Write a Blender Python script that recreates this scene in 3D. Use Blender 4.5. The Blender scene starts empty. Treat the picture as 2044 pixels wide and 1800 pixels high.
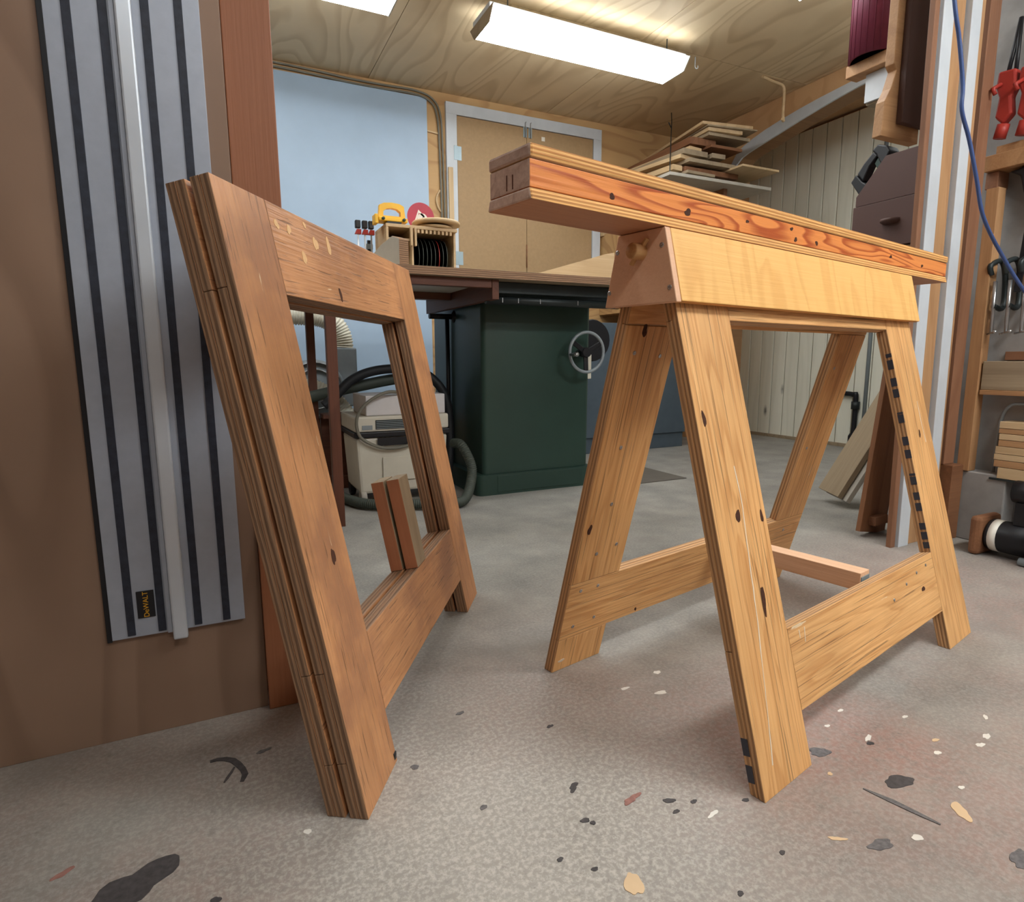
import bpy, math, random
from mathutils import Vector, Matrix
random.seed(7)
S = bpy.context.scene
COL = S.collection
PI = math.pi

# ------------------------------------------------------------------ camera
PSI, PITCH, ROLL = 0.4466, 0.1515, -0.0051
fw = Vector((math.sin(PSI)*math.cos(PITCH), math.cos(PSI)*math.cos(PITCH), -math.sin(PITCH)))
rt = Vector((math.cos(PSI), -math.sin(PSI), 0))
up = rt.cross(fw)
rt2 = rt*math.cos(ROLL)+up*math.sin(ROLL)
up2 = up*math.cos(ROLL)-rt*math.sin(ROLL)
cam = bpy.data.cameras.new('camera')
cam.sensor_fit = 'HORIZONTAL'; cam.sensor_width = 36; cam.lens = 36*1203.9/2044
cam.clip_start = 0.02
camo = bpy.data.objects.new('camera', cam); COL.objects.link(camo)
m = Matrix((rt2, up2, -fw)).transposed().to_4x4(); m.translation = (0, 0, 0.6)
camo.matrix_world = m
S.camera = camo
# ------------------------------------------------------------------ world, exposure
w = bpy.data.worlds.new('world'); S.world = w; w.use_nodes = True
w.node_tree.nodes['Background'].inputs[0].default_value = (0.9, 0.95, 1, 1)
w.node_tree.nodes['Background'].inputs[1].default_value = 0.6
S.view_settings.view_transform = 'Standard'; S.view_settings.look = 'None'
S.view_settings.gamma = 1; S.view_settings.use_curve_mapping = False
S.view_settings.exposure = 0.12
LAMP = 11.0           # fluorescent diffuser strength at the back, kept weaker to shift light forward

# ------------------------------------------------------------------ materials
def lin(c):
    f = lambda v: (v/12.92 if v <= .04045 else ((v+.055)/1.055)**2.4)
    return (f(c[0]/255), f(c[1]/255), f(c[2]/255), 1)
class NT:
    def __init__(s, name, rough=.6, metal=0, spec=.4):
        s.m = bpy.data.materials.new(name); s.m.use_nodes = True
        s.t = s.m.node_tree; s.b = s.t.nodes['Principled BSDF']
        s.b.inputs['Roughness'].default_value = rough; s.b.inputs['Metallic'].default_value = metal
        s.b.inputs['Specular IOR Level'].default_value = spec
    def n(s, typ, **k):
        q = s.t.nodes.new(typ)
        for a, v in k.items(): setattr(q, a, v)
        return q
    def put(s, sock, v):
        if hasattr(v, 'links') or isinstance(v, bpy.types.NodeSocket): s.t.links.new(v, sock)
        else: sock.default_value = v
    def math(s, op, a, b=0.0, c=None, clamp=False):
        q = s.n('ShaderNodeMath', operation=op); q.use_clamp = clamp
        s.put(q.inputs[0], a); s.put(q.inputs[1], b)
        if c is not None: s.put(q.inputs[2], c)
        return q.outputs[0]
    def vmul(s, v, k):
        q = s.n('ShaderNodeVectorMath', operation='MULTIPLY'); s.put(q.inputs[0], v); s.put(q.inputs[1], k); return q.outputs[0]
    def vadd(s, v, k):
        q = s.n('ShaderNodeVectorMath', operation='ADD'); s.put(q.inputs[0], v); s.put(q.inputs[1], k); return q.outputs[0]
    def coord(s, rnd=True):
        o = s.n('ShaderNodeTexCoord').outputs['Object']
        if not rnd: return o
        r = s.n('ShaderNodeObjectInfo').outputs['Random']
        cx = s.n('ShaderNodeCombineXYZ')
        s.put(cx.inputs[0], s.math('MULTIPLY', r, 37.0)); s.put(cx.inputs[1], s.math('MULTIPLY', r, 11.0))
        s.put(cx.inputs[2], 0.0)
        return s.vadd(o, cx.outputs[0])
    def noise(s, v, scale=1, detail=2, rough=.5, dist=0):
        q = s.n('ShaderNodeTexNoise'); s.put(q.inputs['Vector'], v); q.inputs['Scale'].default_value = scale
        q.inputs['Detail'].default_value = detail; q.inputs['Roughness'].default_value = rough; q.inputs['Distortion'].default_value = dist
        return q.outputs[0]
    def ramp(s, f, stops, interp='LINEAR'):
        q = s.n('ShaderNodeValToRGB'); s.put(q.inputs[0], f); q.color_ramp.interpolation = interp
        e = q.color_ramp.elements
        while len(e) < len(stops): e.new(.5)
        for el, (p, c) in zip(e, stops):
            el.position = p; el.color = c if not isinstance(c, (int, float)) else (c, c, c, 1)
        return q.outputs[0]
    def mix(s, f, a, b, blend='MIX'):
        q = s.n('ShaderNodeMix', data_type='RGBA', blend_type=blend); s.put(q.inputs[0], f)
        s.put(q.inputs[6], a); s.put(q.inputs[7], b); return q.outputs[2]
    def bump(s, h, strength=.2, dist=.002):
        q = s.n('ShaderNodeBump'); q.inputs['Strength'].default_value = strength; q.inputs['Distance'].default_value = dist
        s.put(q.inputs['Height'], h); s.put(s.b.inputs['Normal'], q.outputs[0])
    def col(s, c): s.put(s.b.inputs['Base Color'], c); return s.m

def plain(name, c, rough=.6, metal=0, var=.08, spec=.4, nscale=12, bump=0):
    t = NT(name, rough, metal, spec)
    n = t.noise(t.coord(), nscale, 4, .6)
    k = t.ramp(n, [(.3, 1-var), (.7, 1+var)])
    if bump: t.bump(n, bump)
    return t.col(t.mix(1.0, lin(c), k, 'MULTIPLY'))

def wood(name, light, dark, contour=5, along=1.1, across=7.0, ring=.6, fibre=.35, knots=0, cracks=0, rough=.55, bump=.15, stain=0, marks=0, spec=.35, grime=None, crl=5.0):
    """grain runs along local X"""
    t = NT(name, rough, 0, spec); v = t.coord()
    n1 = t.noise(t.vmul(v, (along, across, across)), 1, 1.5, .45, .35)
    saw = t.math('FRACT', t.math('MULTIPLY', n1, float(contour)))
    rg = t.ramp(saw, [(0, 0.05), (.5, .16), (.80, 1.0), (.90, 1.0), (1.0, .05)])
    fb = t.noise(t.vmul(v, (5, 170, 170)), 1, 3, .6)
    fbr = t.ramp(fb, [(.3, 0), (.75, 1)])
    fac = t.math('ADD', t.math('MULTIPLY', rg, ring), t.math('MULTIPLY', fbr, fibre), clamp=True)
    c = t.mix(fac, lin(light), lin(dark))
    if stain:
        s = t.ramp(t.noise(v, 3.2, 3, .6), [(.35, 1-stain), (.65, 1.0+stain*.3)])
        c = t.mix(1.0, c, s, 'MULTIPLY')
    if grime:
        g = t.ramp(t.noise(v, 5.5, 4, .65), [(.50, 0), (.66, .8)])
        c = t.mix(g, c, lin(grime))
    if knots:
        q = t.n('ShaderNodeTexVoronoi'); t.put(q.inputs['Vector'], t.vmul(v, (4.0, 9.5, 9.5))); q.inputs['Scale'].default_value = 1
        d = t.math('ADD', q.outputs['Distance'], t.math('MULTIPLY', t.noise(v, 60, 2), .06))
        sep = t.n('ShaderNodeSeparateColor'); t.put(sep.inputs[0], q.outputs['Color'])
        on = t.math('GREATER_THAN', sep.outputs[0], 1-knots)
        k = t.ramp(d, [(.08, 1), (.17, .35), (.24, 0)])
        c = t.mix(t.math('MULTIPLY', k, on), c, lin(tuple(x*.38 for x in dark)))
    h = fbr
    if cracks:
        cn = t.noise(t.vmul(v, (crl, 300, 300)), 1, 2, .5, .3)
        ck = t.ramp(cn, [(.72-cracks*.1, 0), (.76-cracks*.1, 1)])
        c = t.mix(t.math('MULTIPLY', ck, .55), c, lin(tuple(x*.42 for x in dark)))
        h = t.math('SUBTRACT', fbr, t.math('MULTIPLY', ck, 2.0))
    if marks:
        mn = t.noise(t.vmul(v, (9, 60, 60)), 1, 3, .6)
        mk = t.ramp(mn, [(.74-marks*.05, 0), (.76-marks*.05, .75)])
        c = t.mix(mk, c, lin((235, 215, 180)))
    if bump: t.bump(h, bump)
    return t.col(c)

def plyedge(name, light, dark, period=.0045, rough=.7, jag=.35, contrast=.9):
    """plies stacked along local Z, running along local X"""
    t = NT(name, rough, 0, .3); v = t.coord(False)
    sp = t.n('ShaderNodeSeparateXYZ'); t.put(sp.inputs[0], v)
    jn = t.noise(t.vmul(v, (9, 9, 40)), 1, 3, .6)
    ph = t.math('ADD', t.math('DIVIDE', sp.outputs[2], period), t.math('MULTIPLY', jn, jag*3))
    sn = t.math('PINGPONG', ph, 1.0)
    st = t.ramp(sn, [(.25, 0), (.75, 1)])
    c = t.mix(t.math('MULTIPLY', st, contrast), lin(light), lin(dark))
    vn = t.noise(t.vmul(t.coord(), (3, 3, 300)), 3, 4, .6)
    c = t.mix(t.ramp(vn, [(.45, 0), (.7, .55)]), c, lin(tuple(x*.6 for x in dark)))
    t.bump(st, .25)
    return t.col(c)

M = {}
# right trestle: orange ply; left trestle: browner, dirtier
M['tr'] = wood('trestle_face', (236, 184, 122), (192, 130, 70), contour=9, along=1.8, across=20, ring=.36, fibre=.5, knots=.0, cracks=.95, crl=4.0, stain=.14, marks=.2, rough=.5, bump=.3)
M['tr_edge'] = plyedge('trestle_edge', (214, 168, 120), (150, 112, 80), .0034, contrast=.75)
M['tr2'] = wood('folded_face', (212, 154, 106), (172, 114, 72), contour=6, along=2.0, across=14, ring=.2, fibre=.5, knots=.0, cracks=.9, crl=13.0, stain=.22, marks=.35, rough=.45, bump=.35, grime=(158, 110, 80))
M['tr2_edge'] = plyedge('folded_edge', (164, 128, 98), (100, 76, 60), .0036, jag=.6, contrast=.7)
M['stick'] = wood('stick_wood', (228, 186, 152), (198, 146, 106), ring=.3, fibre=.4)
M['block'] = wood('block_wood', (188, 124, 88), (158, 92, 60), ring=.25, fibre=.35, stain=.2)
M['blockgrey'] = wood('block_weathered', (170, 150, 122), (132, 110, 84), ring=.3, fibre=.6)
M['beam_edge'] = plyedge('beam_ply_edge', (245, 190, 118), (176, 108, 52), .0024, contrast=.8, jag=.15)
M['beam_end'] = wood('beam_end_grain', (228, 202, 186), (182, 148, 132), contour=9, along=14, across=14, ring=.35, fibre=.5, rough=.8, stain=.22)
M['beam_under'] = wood('beam_under', (196, 140, 102), (164, 108, 76), ring=.3)
M['web'] = wood('beam_web_pine', (238, 150, 78), (172, 78, 30), contour=13, along=2.2, across=20, ring=.85, fibre=.2, knots=.0, rough=.4)
M['saddle'] = wood('saddle_birch', (242, 190, 116), (216, 154, 82), contour=6, along=12, across=3.0, ring=.4, fibre=.12, rough=.4)
M['saddle_end'] = wood('saddle_end_ply', (230, 184, 150), (200, 148, 114), contour=4, along=4, across=4, ring=.3, fibre=.2)
M['peg'] = wood('peg_wood', (210, 164, 110), (168, 118, 70), ring=.4)
M['ceil'] = wood('ceiling_ply', (218, 196, 160), (168, 136, 98), contour=17, along=2.6, across=.6, ring=.4, fibre=.0, rough=.6, stain=.06, bump=0)
M['wallply'] = wood('wall_ply', (198, 160, 110), (160, 118, 76), contour=14, along=.9, across=3.2, ring=.5, fibre=.1, rough=.6, bump=0)
M['fascia'] = wood('fascia_ply', (216, 174, 128), (188, 140, 96), contour=6, along=.8, across=3.0, ring=.35, fibre=.1, bump=0)
M['hardboard'] = plain('hardboard_tan', (166, 136, 98), .6, var=.06, nscale=60)
M['whitepaint'] = plain('white_paint', (200, 205, 210), .5, var=.05)
M['whiteboard'] = plain('white_sheet', (168, 190, 212), .45, var=.04, nscale=4)
M['panel'] = wood('painted_pine_plank', (238, 236, 220), (216, 214, 196), contour=4, along=.8, across=8, ring=.3, fibre=.2, knots=.10, rough=.6, bump=.05)
M['brown'] = wood('brown_timber', (140, 96, 66), (104, 66, 44), ring=.35, fibre=.4)
M['reveal'] = wood('brown_reveal', (150, 112, 76), (120, 86, 58), ring=.3, fibre=.4)
M['tan'] = wood('tan_timber', (186, 144, 102), (152, 108, 72), ring=.35, fibre=.4, knots=.05)
M['tan2'] = wood('redder_timber', (146, 104, 78), (116, 78, 56), ring=.35, fibre=.4)
M['palewood'] = wood('pale_wood', (210, 182, 142), (178, 146, 106), ring=.35, fibre=.35)
M['greywood'] = wood('dusty_wood', (166, 148, 122), (130, 112, 90), ring=.35, fibre=.45)
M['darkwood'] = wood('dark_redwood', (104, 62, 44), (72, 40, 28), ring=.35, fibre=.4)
M['redboard'] = wood('red_brown_board', (156, 100, 68), (126, 76, 48), contour=3, along=.6, across=4, ring=.25, fibre=.25, rough=.5)
M['sheet'] = wood('plywood_sheet', (148, 120, 100), (114, 88, 70), contour=9, along=3.0, across=.55, ring=.42, fibre=.0, knots=.02, rough=.5, stain=.12, bump=0)
M['alu'] = plain('anodised_aluminium', (164, 170, 182), .42, .15, var=.05, nscale=40)
M['alu_hi'] = plain('aluminium_rib', (206, 212, 220), .3, .2, var=.04)
M['strip'] = plain('dark_grip_strip', (42, 46, 58), .55, var=.3, nscale=80)
M['black'] = plain('black_plastic', (24, 24, 28), .45)
M['blackrub'] = plain('black_rubber', (30, 31, 34), .6)
M['yellow'] = plain('yellow_plastic', (240, 184, 36), .4)
M['logo_yellow'] = plain('label_yellow', (222, 164, 40), .5, var=.02)
M['green'] = plain('saw_green_enamel', (44, 66, 58), .38, var=.12, nscale=3)
M['iron'] = plain('dark_iron', (44, 50, 50), .45, .3)
M['steel'] = plain('steel', (176, 178, 180), .3, .9)
M['zinc'] = plain('zinc_plate', (150, 166, 172), .45, .4)
M['greymet'] = plain('grey_metal', (140, 148, 152), .45, .15)
M['cream'] = plain('cream_plastic', (206, 200, 184), .5, var=.05)
M['lidgrey'] = plain('pale_grey_plastic', (208, 204, 204), .5, var=.05)
M['hosegrey'] = plain('grey_green_hose', (66, 72, 64), .6)
M['hosewhite'] = plain('ribbed_white_hose', (226, 222, 204), .6)
M['cord'] = plain('grey_cord', (120, 116, 104), .6)
M['blue'] = plain('blue_hose', (64, 84, 132), .45)
M['maroon'] = plain('maroon_tube', (110, 40, 62), .5, var=.1, nscale=30)
M['red'] = plain('red_plastic', (164, 50, 40), .5)
M['discred'] = plain('red_disc', (176, 34, 58), .4)
M['paintwhite'] = plain('white_print', (232, 226, 214), .5, var=.03)
M['drawer'] = wood('purple_brown_stained', (88, 64, 58), (66, 46, 42), contour=5, along=4, across=.8, ring=.3, fibre=.0, bump=0)
M['bluegrey'] = plain('blue_grey_board', (76, 88, 98), .6)
M['concrete_wall'] = plain('painted_concrete_wall', (150, 147, 144), .8, var=.18, nscale=9, bump=.3)
M['offwhite'] = plain('off_white_wall', (165, 152, 138), .8, var=.04)
M['mat'] = plain('dark_mat', (98, 92, 84), .8)
M['tape'] = plain('dark_marker', (62, 64, 74), .6)
M['laminate'] = plain('grey_laminate', (182, 176, 164), .5)
def emis(name, c, s):
    t = NT(name); t.b.inputs['Emission Color'].default_value = lin(c); t.b.inputs['Emission Strength'].default_value = s
    return t.col(lin((240, 245, 245)))
def lampmat(k):
    nm = 'lit_diffuser_%d' % int(k*10)
    if nm not in M: M[nm] = emis(nm, (246, 252, 255), LAMP*k)
    return nm

def floor_mat():
    t = NT('concrete_floor', .55, 0, .35); v = t.coord(False)
    big = t.noise(v, 1.3, 4, .55)
    mid = t.noise(v, 6, 5, .6)
    fine = t.noise(v, 70, 4, .65)
    spk = t.noise(v, 150, 3, .7)
    base = t.mix(t.ramp(mid, [(.3, 0), (.7, 1)]), lin((122, 120, 115)), lin((156, 152, 144)))
    # bare speckled patch where the paint has worn off
    sp = t.n('ShaderNodeSeparateXYZ'); t.put(sp.inputs[0], v)
    dx = t.math('SUBTRACT', sp.outputs[0], .26); dy = t.math('SUBTRACT', sp.outputs[1], .60)
    d = t.math('SQRT', t.math('ADD', t.math('MULTIPLY', dx, dx), t.math('MULTIPLY', dy, dy)))
    d = t.math('ADD', d, t.math('MULTIPLY', t.math('SUBTRACT', mid, .5), .35))
    worn = t.ramp(d, [(.12, 1), (.46, 0)])
    # faded red-brown floor paint near the front, thinning out towards the back of the shop
    front = t.ramp(sp.outputs[1], [(.85/4, 1), (1.35/4, 0)]) if False else t.ramp(t.math('MULTIPLY', sp.outputs[1], .25), [(.17, 1), (.36, 0)])
    red = t.math('MULTIPLY', t.ramp(big, [(.40, .15), (.60, 1)]), front)
    red = t.math('MULTIPLY', red, t.math('SUBTRACT', 1.0, worn))
    red = t.math('MULTIPLY', red, t.ramp(fine, [(.25, .3), (.6, 1)]))
    base = t.mix(t.math('MULTIPLY', worn, .6), base, lin((172, 164, 154)))
    c = t.mix(t.math('MULTIPLY', red, .95), base, lin((156, 124, 114)))
    spe = t.ramp(spk, [(.44, 0), (.62, 1)])
    c = t.mix(t.math('MULTIPLY', spe, t.math('ADD', .14, t.math('MULTIPLY', worn, .26))), c, lin((222, 216, 206)))
    dk = t.ramp(fine, [(.28, 1), (.42, 0)])
    c = t.mix(t.math('MULTIPLY', dk, .35), c, lin((104, 94, 88)))
    c = t.mix(t.ramp(t.noise(t.vadd(v, (7, 3, 0)), 3.1, 4, .6), [(.56, 0), (.7, .45)]), c, lin((128, 122, 116)))
    t.bump(fine, .12, .002)
    return t.col(c)
M['floor'] = floor_mat()

# ------------------------------------------------------------------ geometry helpers
class MB:
    def __init__(s): s.v = []; s.f = []; s.mi = []; s.sm = []
    def add(s, vs, fs, mi=0, smooth=False):
        o = len(s.v); s.v += [tuple(p) for p in vs]
        for i, f in enumerate(fs):
            s.f.append([k+o for k in f]); s.mi.append(mi[i] if isinstance(mi, (list, tuple)) else mi); s.sm.append(smooth)
        return s
    def box(s, x0, x1, y0, y1, z0, z1, mi=(0, 0, 0), shift=None):
        """mi = (z faces, y faces, x faces)"""
        vs = [(x, y, z) for z in (z0, z1) for y in (y0, y1) for x in (x0, x1)]
        if shift: vs = [shift(*p) for p in vs]
        fs = [(0, 2, 3, 1), (4, 5, 7, 6), (0, 1, 5, 4), (2, 6, 7, 3), (0, 4, 6, 2), (1, 3, 7, 5)]
        return s.add(vs, fs, [mi[0], mi[0], mi[1], mi[1], mi[2], mi[2]])
    def prism(s, poly, a0, a1, axis='x', mi=(0, 0)):
        """poly in the two other axes (order y,z / x,z / x,y); mi = (caps, sides)"""
        n = len(poly)
        def P(p, a): return {'x': (a, p[0], p[1]), 'y': (p[0], a, p[1]), 'z': (p[0], p[1], a)}[axis]
        vs = [P(p, a0) for p in poly]+[P(p, a1) for p in poly]
        fs = [list(range(n))[::-1], list(range(n, 2*n))]+[(i, (i+1) % n, n+(i+1) % n, n+i) for i in range(n)]
        return s.add(vs, fs, [mi[0], mi[0]]+[mi[1]]*n)
    def tube(s, pts, r, seg=10, caps=True, mi=0, rfun=None):
        pts = [Vector(p) for p in pts]; n = len(pts); vs = []
        t0 = (pts[1]-pts[0]).normalized()
        nrm = t0.orthogonal().normalized()
        for i, p in enumerate(pts):
            t = (pts[min(i+1, n-1)]-pts[max(i-1, 0)]).normalized()
            nrm = (nrm-t*nrm.dot(t)).normalized(); b = t.cross(nrm)
            rr = rfun(i) if rfun else r
            for k in range(seg):
                a = 2*PI*k/seg; vs.append(p+nrm*(math.cos(a)*rr)+b*(math.sin(a)*rr))
        fs = [(i*seg+k, i*seg+(k+1) % seg, (i+1)*seg+(k+1) % seg, (i+1)*seg+k) for i in range(n-1) for k in range(seg)]
        s.add(vs, fs, mi, True)
        if caps:
            o = len(s.v)-n*seg
            s.f += [[o+k for k in range(seg)][::-1], [o+(n-1)*seg+k for k in range(seg)]]; s.mi += [mi, mi]; s.sm += [False, False]
        return s
    def lathe(s, prof, c=(0, 0, 0), axis='z', seg=24, mi=0, smooth=True):
        """prof: (radius, height) list around axis through c"""
        c = Vector(c); ax = {'x': Vector((1, 0, 0)), 'y': Vector((0, 1, 0)), 'z': Vector((0, 0, 1))}[axis]
        e1 = ax.orthogonal().normalized(); e2 = ax.cross(e1); n = len(prof); vs = []
        for r, h in prof:
            for k in range(seg):
                a = 2*PI*k/seg; vs.append(c+ax*h+e1*(r*math.cos(a))+e2*(r*math.sin(a)))
        fs = [(i*seg+k, i*seg+(k+1) % seg, (i+1)*seg+(k+1) % seg, (i+1)*seg+k) for i in range(n-1) for k in range(seg)]
        s.add(vs, fs, mi, smooth)
        o = len(s.v)-n*seg
        if prof[0][0] > 1e-6: s.f.append([o+k for k in range(seg)][::-1]); s.mi.append(mi); s.sm.append(False)
        if prof[-1][0] > 1e-6: s.f.append([o+(n-1)*seg+k for k in range(seg)]); s.mi.append(mi); s.sm.append(False)
        return s
    def build(s, name, mats, parent=None, mtx=None, bevel=0):
        me = bpy.data.meshes.new(name); me.from_pydata(s.v, [], s.f)
        for q in (mats if isinstance(mats, (list, tuple)) else [mats]): me.materials.append(M[q] if isinstance(q, str) else q)
        me.polygons.foreach_set('material_index', s.mi); me.polygons.foreach_set('use_smooth', s.sm)
        me.update()
        o = bpy.data.objects.new(name, me); COL.objects.link(o)
        if parent is not None: o.parent = parent
        if mtx is not None: o.matrix_local = mtx
        if bevel:
            b = o.modifiers.new('bevel', 'BEVEL'); b.width = bevel; b.segments = 2; b.limit_method = 'ANGLE'
        return o
def tag(o, label, cat, group=None):
    o['label'] = label; o['category'] = cat
    if group: o['group'] = group
    return o
def struct(o): o['kind'] = 'structure'; return o
def thing(name, loc, label, cat, group=None, rz=0):
    o = bpy.data.objects.new(name, None); COL.objects.link(o); o.location = loc; o.rotation_euler = (0, 0, rz); o.empty_display_size = .05
    return tag(o, label, cat, group)
def frame(c, ex, ez):
    ex = Vector(ex).normalized(); ez = Vector(ez); ez = (ez-ex*ez.dot(ex)).normalized(); ey = ez.cross(ex)
    mm = Matrix((ex, ey, ez)).transposed().to_4x4(); mm.translation = Vector(c); return mm
def board(name, p0, p1, W, T, ez, mats, parent=None, bevel=.001, plys=True):
    """board from p0 to p1 (centres of the two ends), width W, thickness T along ez; grain along it"""
    p0, p1 = Vector(p0), Vector(p1); L = (p1-p0).length
    b = MB().box(-L/2, L/2, -W/2, W/2, -T/2, T/2, (0, 1, 2) if isinstance(mats, (list, tuple)) and len(mats) > 2 else ((0, 1, 1) if isinstance(mats, (list, tuple)) and len(mats) == 2 else (0, 0, 0)))
    return b.build(name, mats, parent, frame((p0+p1)/2, p1-p0, ez), bevel)
def abox(name, x0, x1, y0, y1, z0, z1, mat, parent=None, grain='x', off=(0, 0, 0), bevel=.001):
    """axis-aligned block in the parent's frame with grain along the given axis"""
    off = Vector(off); c = Vector(((x0+x1)/2, (y0+y1)/2, (z0+z1)/2))-off
    d = {'x': (x1-x0, y1-y0, z1-z0), 'y': (y1-y0, x1-x0, z1-z0), 'z': (z1-z0, y1-y0, x1-x0)}[grain]
    mt = {'x': frame(c, (1, 0, 0), (0, 0, 1)), 'y': frame(c, (0, 1, 0), (0, 0, 1)), 'z': frame(c, (0, 0, 1), (1, 0, 0))}[grain]
    return MB().box(-d[0]/2, d[0]/2, -d[1]/2, d[1]/2, -d[2]/2, d[2]/2).build(name, mat, parent, mt, bevel)
def smooth_path(pts, n=8):
    P = [Vector(p) for p in pts]; out = []
    for i in range(len(P)-1):
        a, b, c, d = P[max(i-1, 0)], P[i], P[i+1], P[min(i+2, len(P)-1)]
        for k in range(n):
            t = k/n
            out.append(.5*((2*b)+(c-a)*t+(2*a-5*b+4*c-d)*t*t+(3*b-a-3*c+d)*t**3))
    out.append(P[-1]); return out

# ================================================================== STRUCTURE
CZ = 2.165; XL, XR, YB, YF = -2.6, 3.19, 3.66, -3.0
fl = struct(MB().box(XL, 3.95, YF, YB+.1, -.1, 0).build('floor', 'floor'))
# paint drips on the floor
def splat(x, y, rx, ry, rot, mat, rough=.35, n=26, z=.0008):
    pts = []
    ph = [random.random()*6.28 for _ in range(4)]
    for k in range(n):
        a = 2*PI*k/n; q = 1+rough*.55*(math.sin(2*a+ph[0])+.7*math.sin(3*a+ph[1])+.5*math.sin(5*a+ph[2])+.35*math.sin(7*a+ph[3]))*.6
        px, py = rx*q*math.cos(a), ry*q*math.sin(a)
        pts.append((px*math.cos(rot)-py*math.sin(rot), px*math.sin(rot)+py*math.cos(rot)))
    b = MB().prism(pts, 0, z, 'z')
    o = b.build('paint_splat', mat, fl); o.location = (x, y, 0); return o
M['sp_d'] = plain('dark_paint_spot', (72, 68, 68), .6, var=.3, nscale=120)
M['sp_g'] = plain('grey_paint_spot', (104, 100, 100), .7, var=.3, nscale=160)
M['sp_w'] = plain('white_paint_spot', (222, 216, 206), .6)
M['sp_c'] = plain('cream_paint_spot', (214, 184, 146), .6)
M['sp_r'] = plain('red_paint_spot', (150, 106, 96), .7, var=.25, nscale=140)
for a in [(-.13, .745, .042, .026, .5, 'sp_d', .45), (-.046, .681, .006, .004, 0, 'sp_d'), (.834, .466, .022, .012, -.3, 'sp_d', .4),
          (.391, .600, .006, .004, 0, 'sp_d'), (.398, .592, .004, .003, 0, 'sp_d'), (.514, .580, .009, .004, -.5, 'sp_d'), (.543, .564, .005, .003, 0, 'sp_d'), (.509, .560, .005, .003, 0, 'sp_d'),
          (.609, .535, .005, .003, 0, 'sp_d'), (1.063, .470, .010, .004, .3, 'sp_w', .5), (1.03, .462, .008, .004, 0, 'sp_w', .5), (.85, .394, .016, .009, 1.0, 'sp_c', .4), (.389, .493, .016, .010, 1.2, 'sp_c', .4),
          (.752, .392, .007, .005, 0, 'sp_w'), (.700, .405, .016, .008, -.3, 'sp_g', .5), (.83, .318, .020, .008, .2, 'sp_g', .5), (.79, .56, .016, .010, 0, 'sp_g', .5), (.88, .54, .006, .004, 0, 'sp_d'),
          (.89, .55, .012, .003, .4, 'sp_w', .5), (.55, .535, .010, .003, .3, 'sp_w', .5), (.66, .435, .010, .003, -.6, 'sp_c', .5), (.47, .605, .015, .005, .2, 'sp_r', .6), (.41, .66, .010, .005, .6, 'sp_d', .6),
          (.80, .66, .022, .008, -.5, 'sp_r', .6), (.68, .80, .010, .006, 0, 'sp_w', .5), (.63, .84, .008, .004, 0, 'sp_w', .5), (.72, .86, .008, .005, .3, 'sp_w', .4), (.95, .48, .006, .004, 0, 'sp_w'), (.98, .50, .007, .003, 0, 'sp_c'),
          (1.12, .50, .008, .003, .5, 'sp_w', .4), (.90, .42, .005, .003, 0, 'sp_w'), (.33, .56, .004, .003, 0, 'sp_d'), (.36, .53, .004, .003, 0, 'sp_d'), (.28, .68, .005, .004, 0, 'sp_g'), (.22, .80, .006, .005, 0, 'sp_g'),
          (.33, .90, .007, .004, .3, 'sp_g', .5), (.45, .80, .006, .003, .3, 'sp_d', .5), (.02, .94, .010, .004, .3, 'sp_g', .5), (-.21, .80, .012, .004, .4, 'sp_r', .5), (.06, .74, .005, .004, 0, 'sp_w'), (.98, .36, .005, .003, 0, 'sp_w'),
          (.92, .62, .006, .003, 0, 'sp_w'), (.86, .60, .005, .003, 0, 'sp_w'), (.76, .52, .004, .003, 0, 'sp_c'), (1.00, .56, .006, .003, 0, 'sp_w'), (.58, .45, .004, .003, 0, 'sp_d'), (.49, .43, .004, .003, 0, 'sp_d')]:
    splat(*a)
def streak(pts, wd, mat):
    b = MB(); L = []; R = []
    P = [Vector((x, y, 0)) for x, y in pts]
    for i, p in enumerate(P):
        t = (P[min(i+1, len(P)-1)]-P[max(i-1, 0)]).normalized(); n = Vector((-t.y, t.x, 0)); q = wd*(.25+.75*math.sin(PI*(i+.3)/(len(P)-.4)))*(.7+.6*random.random())
        L.append(p+n*q); R.append(p-n*q)
    b.prism([(p.x, p.y) for p in L]+[(p.x, p.y) for p in R[::-1]], 0, .0012, 'z')
    b.build('paint_streak', mat, fl)
streak([(-.055, .947), (-.045, .948), (-.034, .944), (-.024, .936), (-.017, .923), (-.011, .908), (-.008, .894), (-.013, .879)], .006, 'sp_d')
streak([(-.022, .918), (-.026, .908), (-.032, .896), (-.036, .888)], .002, 'sp_d')
streak([(.774, .479), (.780, .462), (.786, .446), (.791, .428), (.796, .410), (.801, .392)], .0035, 'sp_g')
# ceiling plywood sheets
ce = struct(MB().box(XL, 3.95, YF, YB+.1, CZ+.012, CZ+.1).build('ceiling', 'fascia'))
xs = [-2.6, -1.425, -.28, .865, 2.01, 3.155, 3.19]; ys = [3.66, 2.67, .27, -2.13, -3.0]
for i in range(len(xs)-1):
    for j in range(len(ys)-1):
        g = .0016
        o = MB().box(xs[i]+g, xs[i+1]-g, ys[j+1]+g, ys[j]-g, CZ, CZ+.012).build('ceiling_sheet', 'ceil', ce)
# walls
struct(MB().box(XL-.1, 3.95, YB, YB+.1, 0, CZ+.1).build('wall_back', 'wallply'))
struct(MB().box(XL-.1, XL, YF, YB, 0, CZ+.1).build('wall_left', 'offwhite'))
struct(MB().box(XL-.1, 3.95, YF-.1, YF, 0, CZ+.1).build('wall_front', 'offwhite'))
struct(MB().box(2.26, 3.95, YF, 1.38, 0, CZ).build('wall_partition', 'concrete_wall'))
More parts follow.
